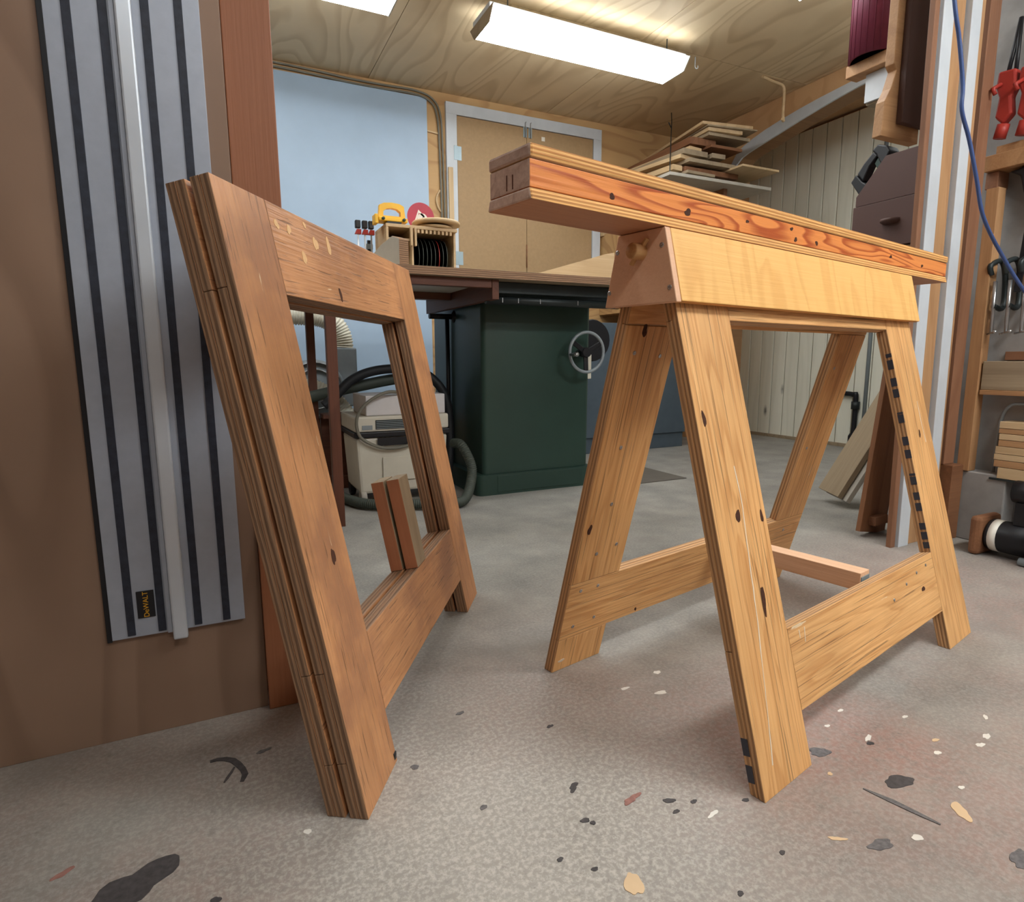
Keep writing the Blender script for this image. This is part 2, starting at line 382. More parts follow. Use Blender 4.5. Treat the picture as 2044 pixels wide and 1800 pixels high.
# arched wall on the right
low = [(3.175, 1.86), (3.13, 1.893), (3.08, 1.908), (3.02, 1.920), (2.93, 1.936), (2.83, 1.954), (2.70, 1.978), (2.56, 2.000), (2.44, 2.017), (2.32, 2.030), (2.15, 2.040), (1.9, 2.048), (1.385, 2.052)]
hi = [(3.22, 1.875), (3.175, 1.935), (3.12, 1.962), (3.05, 1.985), (2.95, 2.008), (2.836, 2.027), (2.70, 2.045), (2.564, 2.058), (2.44, 2.066), (2.353, 2.072), (2.15, 2.082), (1.9, 2.090), (1.385, 2.094)]
wr = struct(MB().prism([(3.66, 0), (3.66, CZ), (1.385, CZ)]+low[::-1]+[(3.175, 0)], 3.19, 3.31, 'x', (0, 1)).build('wall_right', ['fascia', 'reveal']))
struct(MB().prism(hi+low[::-1]+[(3.175, 0), (3.22, 0)], 3.178, 3.19, 'x').build('trim_1', 'whitepaint'))
# panelled alcove wall
wa = struct(MB().box(3.80, 3.95, 1.38, 3.66, 0, CZ).build('wall_alcove', 'reveal'))
pw = .1117; y = 3.652
p1_ = MB().box(0, CZ-.02, -pw/2+.0036, pw/2-.0036, -.007, .007).build('plank', 'panel', wa, None, .003)
while y-pw > 1.38:
    o = p1_ if y > 3.6 else p1_.copy()
    if o is not p1_: COL.objects.link(o)
    o.matrix_local = frame((3.793+random.uniform(-.001, .001), y-pw/2, .01), (0, 0, 1), (-1, 0, 0)); y -= pw
bb = struct(MB().box(3.77, 3.786, 1.385, 3.65, 0, .022).build('baseboard_right', 'greywood'))

# ================================================================== LEFT: plywood sheet, guide rail, red board
tag(MB().box(-1.17, .0362, 1.07, 1.088, 0, 2.15).build('plywood_sheet', 'sheet', None, None, .0008), 'large plywood sheet standing upright behind the grey guide rail', 'plywood sheet')
rb = tag(board('upright_board', (.0718, 1.0665, .0), (.0718, 1.1065, 2.14), .070, .022, (0, -1, 0), 'redboard', None, .0015), 'tall reddish brown board standing on edge of the plywood sheet', 'board')
tag(board('gap_shade_strip', (.04, 1.135, 0), (.04, 1.135, 2.15), .07, .025, (0, -1, 0), 'darkwood'), 'added dark strip standing in for shade behind the joint of plywood sheet and reddish board', 'shade strip')  # added strip; its dark colour gives the joint a band of shade
gr = thing('guide_rail', (-.088, 1.07, .17), 'long grey aluminium saw guide rail with dark strips hanging on the plywood sheet', 'guide rail')
rz0, rz1 = 0, 1.98
def rail(x0, x1, y0, y1, name, mat, z0=0, z1=rz1, bev=.0006):
    return abox(name, x0, x1, y0-1.07, y1-1.07, z0, z1, mat, gr, 'z', (-.088, 0, 0), bev)
rail(-.180, .009, 1.063, 1.0698, 'base_plate', 'alu')
rail(-.187, -.1802, 1.064, 1.0698, 'splinter_guard', 'black', -.003)
for a, b in ((-.159, -.148), (-.117, -.106), (-.066, -.055), (-.024, -.013)): rail(a, b, 1.0610, 1.0628, 'grip_strip', 'strip', .004)
rail(-.097, -.076, 1.052, 1.0628, 'rib', 'alu_hi', -.012, bev=.003)
rail(-.104, -.0974, 1.058, 1.0628, 'rib_flange', 'alu')
lb = rail(-.143, -.119, 1.0612, 1.0628, 'label_plate', 'black', .030, .074)
def text(body, size, mat, parent, mtx, name='lettering', ext=.0003):
    c = bpy.data.curves.new(name, 'FONT'); c.body = body; c.size = size; c.align_x = 'CENTER'; c.align_y = 'CENTER'; c.extrude = ext
    o = bpy.data.objects.new(name, c); COL.objects.link(o)
    dg = bpy.context.evaluated_depsgraph_get(); me = bpy.data.meshes.new_from_object(o.evaluated_get(dg))
    bpy.data.objects.remove(o); me.materials.clear(); me.materials.append(M[mat])
    o = bpy.data.objects.new(name, me); COL.objects.link(o); o.parent = parent; o.matrix_local = mtx; return o
lt = text('DeWALT', .0104, 'logo_yellow', None, Matrix())
lt.matrix_world = frame((-.1305, 1.0608, .222), (0, 0, 1), (0, -1, 0)); bpy.context.view_layer.update()
mw = lt.matrix_world.copy(); lt.parent = lb; lt.matrix_parent_inverse = (Matrix.Translation(gr.location) @ lb.matrix_local).inverted(); lt.matrix_basis = mw

# ================================================================== TRESTLE FRAMES
def lap_frame(parent, p0, eu, ew, en, U, H, lw, T, st0, st1, tw, mats, cut, legname='leg'):
    """p0 outer bottom corner; eu along, ew up the frame, en inward. Half-lapped: legs full height on the outer half, rails full length on the inner half."""
    p0, eu, ew, en = Vector(p0), Vector(eu), Vector(ew), Vector(en); h = T/2; g = .0005
    def sh(x, y, z): return (x+(cut(h-z) if x <= .0001 else 0), y, z)      # level-cut feet; local z = outward
    for u0 in (0, U-lw):
        b = MB(); mi = (0, 1, 1)
        b.box(0, H, -lw/2, lw/2, 0, h, mi, sh)
        b.box(0, st0-g, -lw/2, lw/2, -h, 0, mi, sh); b.box(st1+g, H-tw-g, -lw/2, lw/2, -h, 0, mi)
        sgn = 1
        b.build(legname, mats, parent, frame(p0+eu*(u0+lw/2)+en*h, ew, -en), .0012)
    for nm, w0, w1 in (('stretcher', st0, st1), ('top_rail', H-tw, H)):
        b = MB(); W = w1-w0
        b.box(-U/2+lw+g, U/2-lw-g, -W/2, W/2, 0, h, (0, 1, 1)); b.box(-U/2, U/2, -W/2, W/2, -h, 0, (0, 1, 1))
        b.build(nm, mats, parent, frame(p0+eu*(U/2)+ew*((w0+w1)/2)+en*h, eu, -en), .0012)

# --- folded trestle leaning on the red board
TH2, AL = 1.4446-PSI, .1904
root = thing('folded_trestle', (.13528, .7252, 0), 'folded wooden trestle with worn ply edges leaning against the reddish upright board', 'trestle', rz=TH2)
ca, sa = math.cos(AL), math.sin(AL)
eu = Vector((1, 0, 0)); en = Vector((0, ca, -sa)); ew = Vector((0, sa, ca))
T2 = .0250; TT = .0562
tA = math.tan(AL)
lap_frame(root, (0, 0, 0), eu, ew, en, .785, .829, .1216, T2, .083, .2085, .128, ['tr2', 'tr2_edge'], lambda n: n*tA)
lap_frame(root, en*TT, eu, ew, -en, .785, .829, .1216, T2, .083, .2085, .128, ['tr2', 'tr2_edge'], lambda n: (TT-n)*tA)
for n0, n1 in ((.0005, T2), (TT-T2, TT-.0005)):
    c = eu*.4225+en*((n0+n1)/2)
    b = MB().box(0, .176, -.0275, .0275, -(n1-n0)/2, (n1-n0)/2, (1, 0, 1))
    b.build('spreader_block', ['block', 'blockgrey'], root, frame(c+ew*.2092, ew, en), .001)

MB().box(.112, .1215, .001, .022, 0, .016).build('rubber_foot', 'blackrub', root, None, .001)

# --- open trestle (right)
TH1 = .2092
tr = thing('open_trestle', (.3275, .6904, 0), 'open wooden A-frame trestle standing under the long top beam', 'trestle', rz=TH1)
ang = math.atan(.1792/.6793); cs, sn = math.cos(ang), math.sin(ang); UM = .678; UB = .42; FW = .2309
HT = .772/cs
for s in (-1, 1):
    ew = Vector((0, -s*sn, cs)); en = Vector((0, -s*cs, -sn))
    lap_frame(tr, (UM-UB, s*FW, 0), (1, 0, 0), ew, en, 2*UB, HT, .1288, .022, .0775/cs, .1967/cs, HT-.657/cs, ['tr', 'tr_edge'], lambda n: n*math.tan(ang))
abox('spreader_stick', .702, .739, -.152, .165, .168, .203, 'stick', tr, 'y', bevel=.001)
abox('hinge_plate', .704, .737, -.1535, -.1521, .170, .195, 'zinc', tr, 'x', bevel=0)
# marker blocks on the inner edge of the near right leg
ew = Vector((0, sn, cs)); en = Vector((0, cs, -sn)); p0 = Vector((UM+UB-.1288, -FW, 0))
for wz, hh in ((.625, .008), (.605, .020), (.567, .018), (.543, .018), (.500, .004), (.488, .018), (.440, .018), (.412, .018), (.368, .005), (.355, .017), (.322, .016), (.299, .017), (.258, .014), (.238, .016), (.218, .013)):
    c = p0+ew*wz+en*.0062+Vector((-.0003, 0, 0))
    MB().box(-hh/2, hh/2, -.0056, .0056, -.0004, .0004).build('marker_block', 'tape', tr, frame(c, ew, (-1, 0, 0)))
p0 = Vector((UM-UB, -FW, 0))
for wz in (.035, .072):
    c = p0+ew*wz+en*.0160+Vector((-.0003, 0, 0))
    MB().box(-.012, .012, -.005, .005, -.0004, .0004).build('marker_block', 'tape', tr, frame(c, ew, (-1, 0, 0)))
def screw(parent, c, nrm, r=.0035):
    c = Vector(c)
    o = MB().lathe([(r, 0), (r, .0008), (r*.5, .001), (r*.35, .0004), (1e-7, .0004)], seg=12).build('screw', 'steel', parent, frame(c, Vector(nrm).orthogonal(), nrm)); return o
ew = Vector((0, -sn, cs)); enF = Vector((0, -cs, -sn))
for u, wz in ((.03, .635), (.095, .63), (.05, .47), (.06, .36), (.10, .27), (.05, .26), (.03, .185), (.075, .185), (.03, .105), (.085, .11), (.735, .6), (.735, .4), (.76, .17)):
    screw(tr, Vector((UM-UB+u, FW, 0))+ew*wz+enF*.0221, enF)
for u, wz in ((.50, .155), (.565, .17), (.62, .18), (.67, .185)):
    screw(tr, Vector((UM-UB+u, -FW, 0))+Vector((0, sn, cs))*wz+Vector((0, -cs, sn))*.0002, Vector((0, -cs, sn)), .003)

# --- long top beam with saddle
bm_ = thing('top_beam', (.3275, .6904, .6793), 'long pine and plywood top beam with birch saddle resting over the open trestle', 'beam', rz=TH1)
Z0 = .6793
def bpart(name, x0, x1, wb, wt, z0, z1, mats, bev=.002):
    b = MB(); L = x1-x0; T = z1-z0
    def sh(x, y, z): return (x, y*((wb if z < 0 else wt)/wt), z)
    b.box(-L/2, L/2, -wt/2, wt/2, -T/2, T/2, (0, 1, 2), sh)
    return b.build(name, mats, bm_, frame(((x0+x1)/2, 0, (z0+z1)/2-Z0), (1, 0, 0), (0, 0, 1)), bev)
bpart('top_flange', 0, 1.338, .083, .083, .8288, .8452, ['palewood', 'beam_edge', 'beam_end'], .0035)
wb_ = bpart('web', .001, 1.337, .0785, .0785, .7968, .8280, ['web', 'web', 'beam_end'], .001)
bpart('bottom_flange', 0, 1.338, .0875, .0795, .7822, .7966, ['beam_under', 'beam_edge', 'beam_end'], .0025)
for y0, z0, z1 in ((.004, .800, .818), (-.0075, .800, .8165)):
    abox('saw_kerf', .0003, .0012, y0-.0008, y0+.0008, z0-Z0, z1-Z0, 'darkwood', bm_, 'x', bevel=0)
# saddle
su0, su1, tb = .2405, 1.1164, .012
for s in (-1, 1):
    p0 = Vector(((su0+su1)/2, s*.068, 0)); p1 = Vector(((su0+su1)/2, s*.0435, .1022))
    d = (p1-p0); Ls = d.length; ex = Vector((1, 0, 0)); nn = d.normalized().cross(ex)
    if nn.y*s < 0: nn = -nn
    MB().box(-(su1-su0)/2+tb, (su1-su0)/2, -Ls/2, Ls/2, -.0105, 0, (0, 1, 1)).build('saddle_side', ['saddle', 'beam_edge'], bm_, frame((p0+p1)/2, (1, 0, 0), nn), .0012)
for x0, x1 in ((su0, su0+tb-.0004), (su1-tb, su1-.0002)):
    b = MB()
    if x0 < .5: q = [(-.068, -.002), (.068, -.002), (.0435, .1022), (-.0435, .1022)]
    else: q = [(-.056, 0), (.056, 0), (.0325, .1015), (-.0325, .1015)]
    b.prism(q, x0, x1, 'x'); b.build('saddle_end', 'saddle_end', bm_, None, .0015)
pg = MB().lathe([(.0115, -.03), (.0115, .018), (.010, .020), (1e-7, .020)], (0, 0, 0), 'x', 16).build('dowel_peg', 'peg', bm_, Matrix.Translation((su0-.002, -.002, .752-Z0)) @ Matrix.Rotation(PI, 4, 'Z'))
board('peg_wedge', (su0-.0045, .0125, .752-Z0-.0165), (su0-.0045, -.0165, .752-Z0+.0165), .004, .007, (1, 0, 0), 'peg', bm_, .0005)
for y_, z_ in ((-.039, .757), (.044, .757), (.059, .699), (-.055, .698)): screw(bm_, (su0+.0002, y_, z_-Z0), (-1, 0, 0), .0035)

# surface marks: knots, chips and drips
M['knot'] = plain('dark_knot', (70, 38, 22), .85, var=.3, nscale=200)
M['chip'] = plain('pale_chip', (222, 180, 128), .6, var=.1, nscale=120)
M['drip'] = plain('white_drip', (230, 214, 190), .6, var=.05)
def blob(name, parent, c, ex, nz, rx, ry, mat, t=.0005, wob=.18):
    ph = [random.random()*6.28 for _ in range(3)]
    pts = [((1+wob*(math.sin(2*a+ph[0])+.6*math.sin(3*a+ph[1])+.5*math.sin(5*a+ph[2])))*rx*math.cos(a), (1+wob*(math.sin(2*a+ph[0])+.6*math.sin(3*a+ph[1])))*ry*math.sin(a)) for a in [2*PI*k/16 for k in range(16)]]
    return MB().prism(pts, -.0001, t, 'z').build(name, mat, parent, frame(c, ex, nz))
NF0 = Vector((UM-UB, -FW, 0)); NFw = Vector((0, sn, cs)); NFn = Vector((0, -cs, sn)); UX = Vector((1, 0, 0))
for u, w_, rx, ry in ((.0177, .5316, .010, .0045), (.0568, .3855, .010, .005), (.0819, .257, .020, .005), (.1165, .3758, .008, .004), (.6378, .1437, .007, .005), (.775, .45, .008, .004)):
    blob('knot', tr, NF0+UX*u+NFw*w_, NFw if u < .13 or u > .7 else UX, NFn, rx, ry, 'knot')
def drip(parent, o0, ea, eb, nz, pts, wd, name='paint_drip', mat='drip'):
    L = []; R = []
    for i, (u, w_) in enumerate(pts):
        q = wd*(.5+.7*random.random()); L.append((u-q, w_)); R.append((u+q, w_))
    b = MB().prism(L+R[::-1], -.0001, .0004, 'z'); b.build(name, mat, parent, frame(o0, ea, nz))
dl = [(.0694, .4578), (.0722, .4053), (.0685, .3614), (.063, .2966), (.0576, .2327), (.047, .1501), (.0414, .1028), (.028, .0179)]
dp_ = []
for i in range(len(dl)-1):
    for k in range(4): f = k/4; dp_.append((dl[i][0]*(1-f)+dl[i+1][0]*f+random.uniform(-.0007, .0007), dl[i][1]*(1-f)+dl[i+1][1]*f))
drip(tr, NF0, UX, NFw, NFn, dp_, .0011)
drip(tr, NF0, UX, NFw, NFn, [(.7958, .5213), (.7960, .50), (.7957, .4764), (.798, .45), (.8001, .4291)], .0012)
drip(tr, NF0, UX, NFw, NFn, [(.1604, .192), (.1600, .180)], .0009); drip(tr, NF0, UX, NFw, NFn, [(.1770, .1925), (.1745, .180), (.1726, .171)], .0009)
FF0 = Vector((UM-UB, FW, 0))+Vector((0, -cs, -sn))*.022; FFw = Vector((0, -sn, cs)); FFn = Vector((0, -cs, -sn))
MB().prism([(-.3171-.0012, .1298), (-.3171+.0012, .1298), (-.3158+.0010, .0800), (-.3158-.0014, .0790)], -.0001, .0004, 'z').build('paint_drip', 'drip', tr, frame(FF0, (-1, 0, 0), FFn))
blob('paint_chip', tr, FF0+UX*.0184+FFw*.0292, UX, FFn, .008, .0028, 'drip'); blob('knot', tr, FF0+UX*.0175+FFw*.3156, FFw, FFn, .009, .005, 'knot'); blob('knot', tr, FF0+UX*.0431+FFw*.6711, FFw, FFn, .009, .006, 'knot'); blob('knot', tr, FF0+UX*.213+FFw*.0896, FFw, FFn, .004, .003, 'knot')
for u, w_, rx, ry in ((.140, .800, .006, .006), (.175, .800, .007, .006), (.259, .795, .011, .008), (.206, .765, .008, .008), (.31, .800, .013, .008), (.232, .818, .005, .004)):
    blob('paint_chip', root, Vector((u, 0, 0))+Vector((0, sa, ca))*min(w_, .822), (0, sa, ca), (0, -ca, sa), rx, ry, 'chip')
blob('knot', root, Vector((.316, 0, 0))+Vector((0, sa, ca))*.721, (0, sa, ca), (0, -ca, sa), .010, .005, 'knot'); blob('knot', root, Vector((.075, 0, 0))+Vector((0, sa, ca))*.34, (0, sa, ca), (0, -ca, sa), .012, .005, 'knot')
for u, z, r in ((.138, .806, .004), (.296, .808, .0055), (.587, .820, .0035), (.603, .804, .004), (.678, .806, .004), (1.004, .813, .004), (1.181, .809, .004), (.45, .815, .003)):
    blob('knot', wb_, Vector((u-.669, -.0393, z-.8124)), (1, 0, 0), (0, -1, 0), r*1.3, r*.9, 'knot', .0003)
# ================================================================== CEILING LAMPS
def lamp(x0, x1, y0, y1, label, k=1.0):
    t = thing('ceiling_lamp', ((x0+x1)/2, (y0+y1)/2, 2.03), label, 'ceiling lamp', 'fluorescent ceiling lamps')
    hx, hy = (x1-x0)/2, (y1-y0)/2
    MB().box(-hx, hx, -hy+.03, hy-.03, .052, .075).build('housing', 'whitepaint', t, None, .004)
    MB().prism([(-hy+.045, 0), (hy-.045, 0), (hy, .05), (-hy, .05)], -hx+.006, hx-.006, 'x').build('diffuser', lampmat(k), t)
    for s in (-1, 1): MB().prism([(-hy+.042, -.002), (hy-.042, -.002), (hy+.003, .052), (-hy-.003, .052)], min(s*hx, s*(hx-.005)), max(s*hx, s*(hx-.005)), 'x').build('end_cap', 'greywood' if s < 0 else 'laminate', t)
    for s in (-1, 1): MB().tube([(s*(hx-.1), -hy+.06, .075), (s*(hx-.1), -hy+.06, .135)], .003, 8).build('hanger_rod', 'iron', t)
    return t
lamp(1.14, 2.215, 2.55, 2.80, 'long fluorescent ceiling lamp in front of the wall cupboard')
lamp(-.33, .747, 2.55, 2.78, 'fluorescent ceiling lamp over the white wall sheet')
lamp(1.14, 2.23, 1.72, 1.964, 'fluorescent ceiling lamp above the long top beam')
lamp(-.33, .747, 1.72, 1.964, 'fluorescent ceiling lamp above the upright reddish board')
lamp(1.14, 2.23, -.30, -.055, 'fluorescent ceiling lamp beside the concrete wall with clamps', 3.5)
lamp(-.33, .747, -.75, -.505, 'fluorescent ceiling lamp over the front of the workshop floor', 1.4)
lamp(1.14, 2.23, -1.60, -1.355, 'fluorescent ceiling lamp at the front end of the workshop', 2.2)
lamp(2.38, 3.12, 1.42, 1.62, 'short added fill lamp, out of view, before the panelled alcove', 1.6)  # unseen lamp added to brighten the dim alcove planks
def hook(x, y, label):
    p = [(x, y, CZ), (x, y, CZ-.045)]+[(x+.010-.010*math.cos(a), y, CZ-.045-.010*math.sin(a)) for a in [i*PI/8*1.4 for i in range(1, 8)]]
    tag(MB().tube(p, .0028, 8).build('ceiling_hook', 'whitepaint'), label, 'hook')
hook(2.369, 2.69, 'white screw hook in the ceiling joint')
# pipe bracket hanging from ceiling at right
tag(MB().tube(smooth_path([(2.86, 2.69, CZ-.006), (2.96, 2.70, CZ-.012), (3.03, 2.70, CZ-.02), (3.045, 2.70, CZ-.06), (3.045, 2.70, CZ-.17), (3.045, 2.695, CZ-.20), (3.03, 2.68, CZ-.215), (3.01, 2.67, CZ-.21)], 6), .0085, 10).build('bent_hanger', 'palewood'), 'bent pale hanger hook fixed to the ceiling by the arch', 'hanger')

# ================================================================== BACK WALL
whs = tag(MB().box(-.3, 1.204, 3.652, 3.66, .25, 2.118).build('wall_sheet', 'whiteboard', None, None, .001), 'large pale blue white sheet fixed to the back wall', 'wall sheet')
dr = thing('wall_cupboard', (1.87, 3.66, 1.0), 'tan hardboard cupboard doors in a white frame on the back wall', 'cupboard')
def cb(name, x0, x1, y0, y1, z0, z1, mat, grain='x', parent=None, bev=.001): return abox(name, x0, x1, y0, y1, z0, z1, mat, dr if parent is None else parent, grain, (1.87, 3.66, 1.0), bev)
cb('frame_side', 1.318, 1.386, 3.640, 3.66, .985, 2.05, 'whitepaint', 'z'); cb('frame_side', 2.362, 2.425, 3.640, 3.66, .985, 2.05, 'whitepaint', 'z')
cb('frame_top', 1.318, 2.425, 3.640, 3.66, 2.0502, 2.116, 'whitepaint')
cb('door_leaf', 1.389, 1.860, 3.646, 3.66, .985, 2.047, 'hardboard'); cb('door_leaf', 1.863, 2.359, 3.646, 3.66, .985, 2.047, 'hardboard')
for x, z in ((1.389, 1.834), (1.389, 1.22)):
    cb('hinge', x-.024, x-.001, 3.638, 3.6399, z-.04, z+.04, 'zinc', bev=0); cb('hinge', x+.0005, x+.026, 3.644, 3.6459, z-.04, z+.04, 'zinc', bev=0)
for x in (1.848, 1.885):
    o = cb('bolt_plate', x-.012, x+.012, 3.643, 3.6459, 1.99, 2.05, 'zinc', bev=0)
    MB().tube([(x-1.87, 3.639-3.66, .985), (x-1.87, 3.639-3.66, 1.075), (x-1.87+.004, 3.632-3.66, 1.078)], .0035, 8).build('bolt', 'steel', dr)
cb('sticker', 1.968, 1.992, 3.6453, 3.6459, 1.985, 2.01, 'paintwhite', bev=0)
MB().tube([(1.859-1.87, 3.642-3.66, .19), (1.859-1.87, 3.642-3.66, .335)], .004, 8).build('lower_bolt', 'brown', dr)
for dz, lab in ((0, 'grey cable clipped under the ceiling above the white sheet'), (.02, 'second grey cable running beside the first on the back wall')):
    p = [(-.1, 3.650, 2.150-dz), (.377, 3.650, 2.152-dz), (.606, 3.650, 2.148-dz), (.767, 3.650, 2.142-dz), (.964, 3.650, 2.143-dz), (1.13, 3.650, 2.146-dz), (1.235-dz*.5, 3.650, 2.120-dz), (1.285-dz, 3.650, 2.04-dz*.5), (1.297-dz, 3.650, 1.85), (1.303-dz, 3.650, 1.44), (1.305-dz, 3.650, 1.0)]
    tag(MB().tube(smooth_path(p, 6), .006, 8).build('wall_cable', 'cord'), lab, 'cable')
tag(board('pencil', (1.204, 3.653, 1.936), (1.278, 3.653, 1.929), .009, .009, (0, -1, 0), 'palewood', None), 'small pale wooden peg fixed beside the white sheet', 'peg')
tag(board('pattern_strip', (1.341, 3.634, 1.36), (1.339, 3.634, 1.745), .030, .010, (0, -1, 0), 'palewood', None), 'narrow pale wooden strip hung on the cupboard frame', 'wood strip')
tag(MB().tube(smooth_path([(1.275, 3.653, 1.61), (1.255, 3.653, 1.575), (1.252, 3.653, 1.545), (1.262, 3.653, 1.51), (1.280, 3.653, 1.485)], 6), .006, 8).build('wooden_curve', 'palewood'), 'pale curved wooden piece hung by the cables', 'wood piece')

# ================================================================== SAW TABLE AND TABLE SAW
tb_ = thing('saw_table', (.95, 2.14, 0), 'wide plywood topped saw table with dark red frame around the green table saw', 'table')
def tp(name, x0, x1, y0, y1, z0, z1, mat, grain='x', bev=.001, parent=None): return abox(name, x0, x1, y0, y1, z0, z1, mat, parent or tb_, grain, (.95, 2.14, 0), bev)
MB().box(-.68, .68, -.43, .43, -.015, .015, (0, 1, 1)).build('table_top', ['greywood', M['tr2_edge']], tb_, frame((-.02, .43, .915), (1, 0, 0), (0, 0, 1)), .001)
tp('underside_sheet', .27, .955, 2.205, 2.99, .893, .8995, 'laminate')
tp('apron', .27, .955, 2.165, 2.20, .868, .8995, 'darkwood')
tp('side_rail', .957, .985, 2.165, 2.99, .826, .8995, 'darkwood', 'y')
tp('cross_rail', .27, .955, 2.62, 2.65, .862, .8925, 'darkwood')
for x, y in ((.338, 2.185), (.36, 2.88)): tp('table_leg', x, x+.035, y, y+.035, 0, .8675 if y < 2.5 else .8925, 'darkwood', 'z')
sw = thing('table_saw', (1.29, 2.42, 0), 'dark green cabinet table saw with round handwheel', 'table saw')
def sp_(name, x0, x1, y0, y1, z0, z1, mat, grain='x', bev=.003): return abox(name, x0, x1, y0, y1, z0, z1, mat, sw, grain, (1.29, 2.42, 0), bev)
def cab():
    b = MB()
    def ring(x0, x1, y0, y1, r, z):
        out = []
        for cx, cy, a0 in ((x1-r, y1-r, 0), (x0+r, y1-r, PI/2), (x0+r, y0+r, PI), (x1-r, y0+r, 1.5*PI)):
            for k in range(5): a = a0+PI/2*k/4; out.append((cx+r*math.cos(a)-1.29, cy+r*math.sin(a)-2.42, z))
        return out
    A = ring(1.018, 1.565, 2.425, 3.08, .022, .093); B_ = ring(1.022, 1.572, 2.425, 3.08, .022, .838); n = len(A)
    b.add(A+B_, [[i, (i+1) % n, n+(i+1) % n, n+i] for i in range(n)], 0, True); b.add(A, [list(range(n))[::-1]]); b.add(B_, [list(range(n))])
    b.build('cabinet', 'green', sw)
    b = MB(); A = ring(.985, 1.585, 2.405, 3.10, .03, 0); B_ = ring(.985, 1.585, 2.405, 3.10, .03, .092)
    b.add(A+B_, [[i, (i+1) % n, n+(i+1) % n, n+i] for i in range(n)], 0, True); b.add(A, [list(range(n))[::-1]]); b.add(B_, [list(range(n))]); b.build('plinth', 'green', sw)
cab()
sp_('plinth_patch', 1.08, 1.52, 2.4025, 2.4048, .012, .086, 'green')
sp_('cast_table', .99, 1.60, 2.215, 2.95, .855, .8995, 'iron')
sp_('trunnion', 1.06, 1.54, 2.45, 3.05, .8385, .8548, 'black')
MB().tube([(.965-1.29, -.17, .832), (1.60-1.29, -.17, .830)], .0165, 14).build('fence_rail', 'iron', sw)
for x in (1.03, 1.10, 1.20, 1.38): sp_('rail_tick', x, x+.003, 2.2325, 2.2332, .822, .840, 'steel', bev=0)
MB().tube([(.90-1.29, .35, .80), (1.01-1.29, .35, .80)], .013, 10).build('lever', 'black', sw)
MB().lathe([(.014, 0), (.03, .012), (.03, .02), (1e-7, .02)], (1.01-1.29, .35, .80), 'x', 14).build('lever_knob', 'black', sw)
MB().tube([(1.006-1.29, .40, .094), (1.006-1.29, .40, .80)], .011, 8).build('gap_shade_rod', 'black', sw)  # black rod stands in for the shaded gap beside the cabinet
hw = bpy.data.objects.new('handwheel', None); 
R_ = .089; b = MB(); nn_ = 40
ringp = [(R_*math.cos(2*PI*k/nn_), R_*math.sin(2*PI*k/nn_)) for k in range(nn_+1)]
bpy.data.objects.remove(hw)
hwm = Matrix.Translation((1.500-1.29, 2.345-2.42, .628))
hw = MB().tube([(x, 0, z) for x, z in ringp], .0075, 10, False).build('handwheel', 'greymet', sw, hwm)
for k in range(3):
    a = .5+2*PI*k/3
    board('spoke', (.012*math.cos(a), .008, .012*math.sin(a)), (R_*math.cos(a), 0, R_*math.sin(a)), .022, .008, (0, 1, 0), 'black', hw, .002)
MB().lathe([(.022, -.006), (.022, .035), (.012, .075)], (0, 0, 0), 'y', 16).build('hub', 'black', hw)
MB().lathe([(.007, 0), (.007, -.03), (.010, -.035), (.010, -.06), (1e-7, -.062)], (-R_*.98, 0, -.01), 'y', 12).build('wheel_handle', 'steel', hw)
MB().lathe([(.10, 0), (.105, .01), (.105, .20), (.09, .22), (1e-7, .22)], (1.70-1.29, .18, .69), 'y', 24).build('motor', 'black', sw)
sp_('motor_box', 1.586, 1.66, 2.55, 2.72, .50, .62, 'cream')
sp_('motor_mount', 1.5725, 1.61, 2.60, 2.74, .60, .70, 'iron')

# ---- things on the saw table (top z = .930)
ZT = .930
ORD = ['first', 'second', 'third', 'fourth', 'fifth', 'sixth', 'seventh', 'eighth', 'ninth']
bx = thing('blade_box', (.74, 2.35, ZT), 'wooden slotted box holding saw blades on the saw table', 'box')
def bp(name, x0, x1, y0, y1, z0, z1, mat, grain='x', bev=.001): return abox(name, x0, x1, y0, y1, z0, z1, mat, bx, grain, (.74, 2.35, ZT), bev)
bp('box_top', .600, .885, 2.34, 2.52, 1.096, 1.108, 'palewood'); bp('side_panel', .600, .609, 2.34, 2.52, ZT, 1.0958, 'palewood', 'y'); bp('side_panel', .876, .885, 2.36, 2.52, ZT, 1.0958, 'palewood', 'y')
bp('divider', .697, .705, 2.34, 2.52, ZT, 1.0958, 'palewood', 'y'); bp('back_panel', .6095, .8755, 2.511, 2.52, ZT, 1.0958, 'black'); bp('shelf', .6095, .6965, 2.345, 2.51, 1.050, 1.058, 'palewood')  # back panel coloured black to paint in the shade inside the box
for k in range(9):
    x = .722+k*.0165; bp('comb_tooth', x, x+.009, 2.342, 2.352, 1.082, 1.0955, 'palewood', 'z', .0005)
for k in range(2): bp('wood_tab', .7075+k*.0, .7145, 2.325, 2.3395, 1.03, 1.10, 'palewood', 'z') if k == 0 else bp('wood_tab', .690, .699, 2.325, 2.3395, 1.03, 1.10, 'palewood', 'z')
for k in range(8):
    x = .7345+k*.0165
    t = thing('circular_disc', (x, 2.435, 1.003), f'dark round saw blade standing in the slotted box, {ORD[k]} from the divider', 'saw blade', 'saw blades in the slotted box')
    MB().lathe([(.072, -.0008), (.072, .0008)], (0, 0, 0), 'x', 32, smooth=False).build('disc', 'iron', t)
    MB().lathe([(.0725, -.0012), (.0725, .0012), (.0700, .0012), (.0700, -.0012), (.0725, -.0012)], (0, 0, 0), 'x', 32, smooth=False).build('toothed_rim', 'hosegrey' if k != 5 else 'red', t)
pb = thing('push_block', (.634, 2.385, 1.108), 'yellow plastic push block with arched handle on top of the blade box', 'push block')
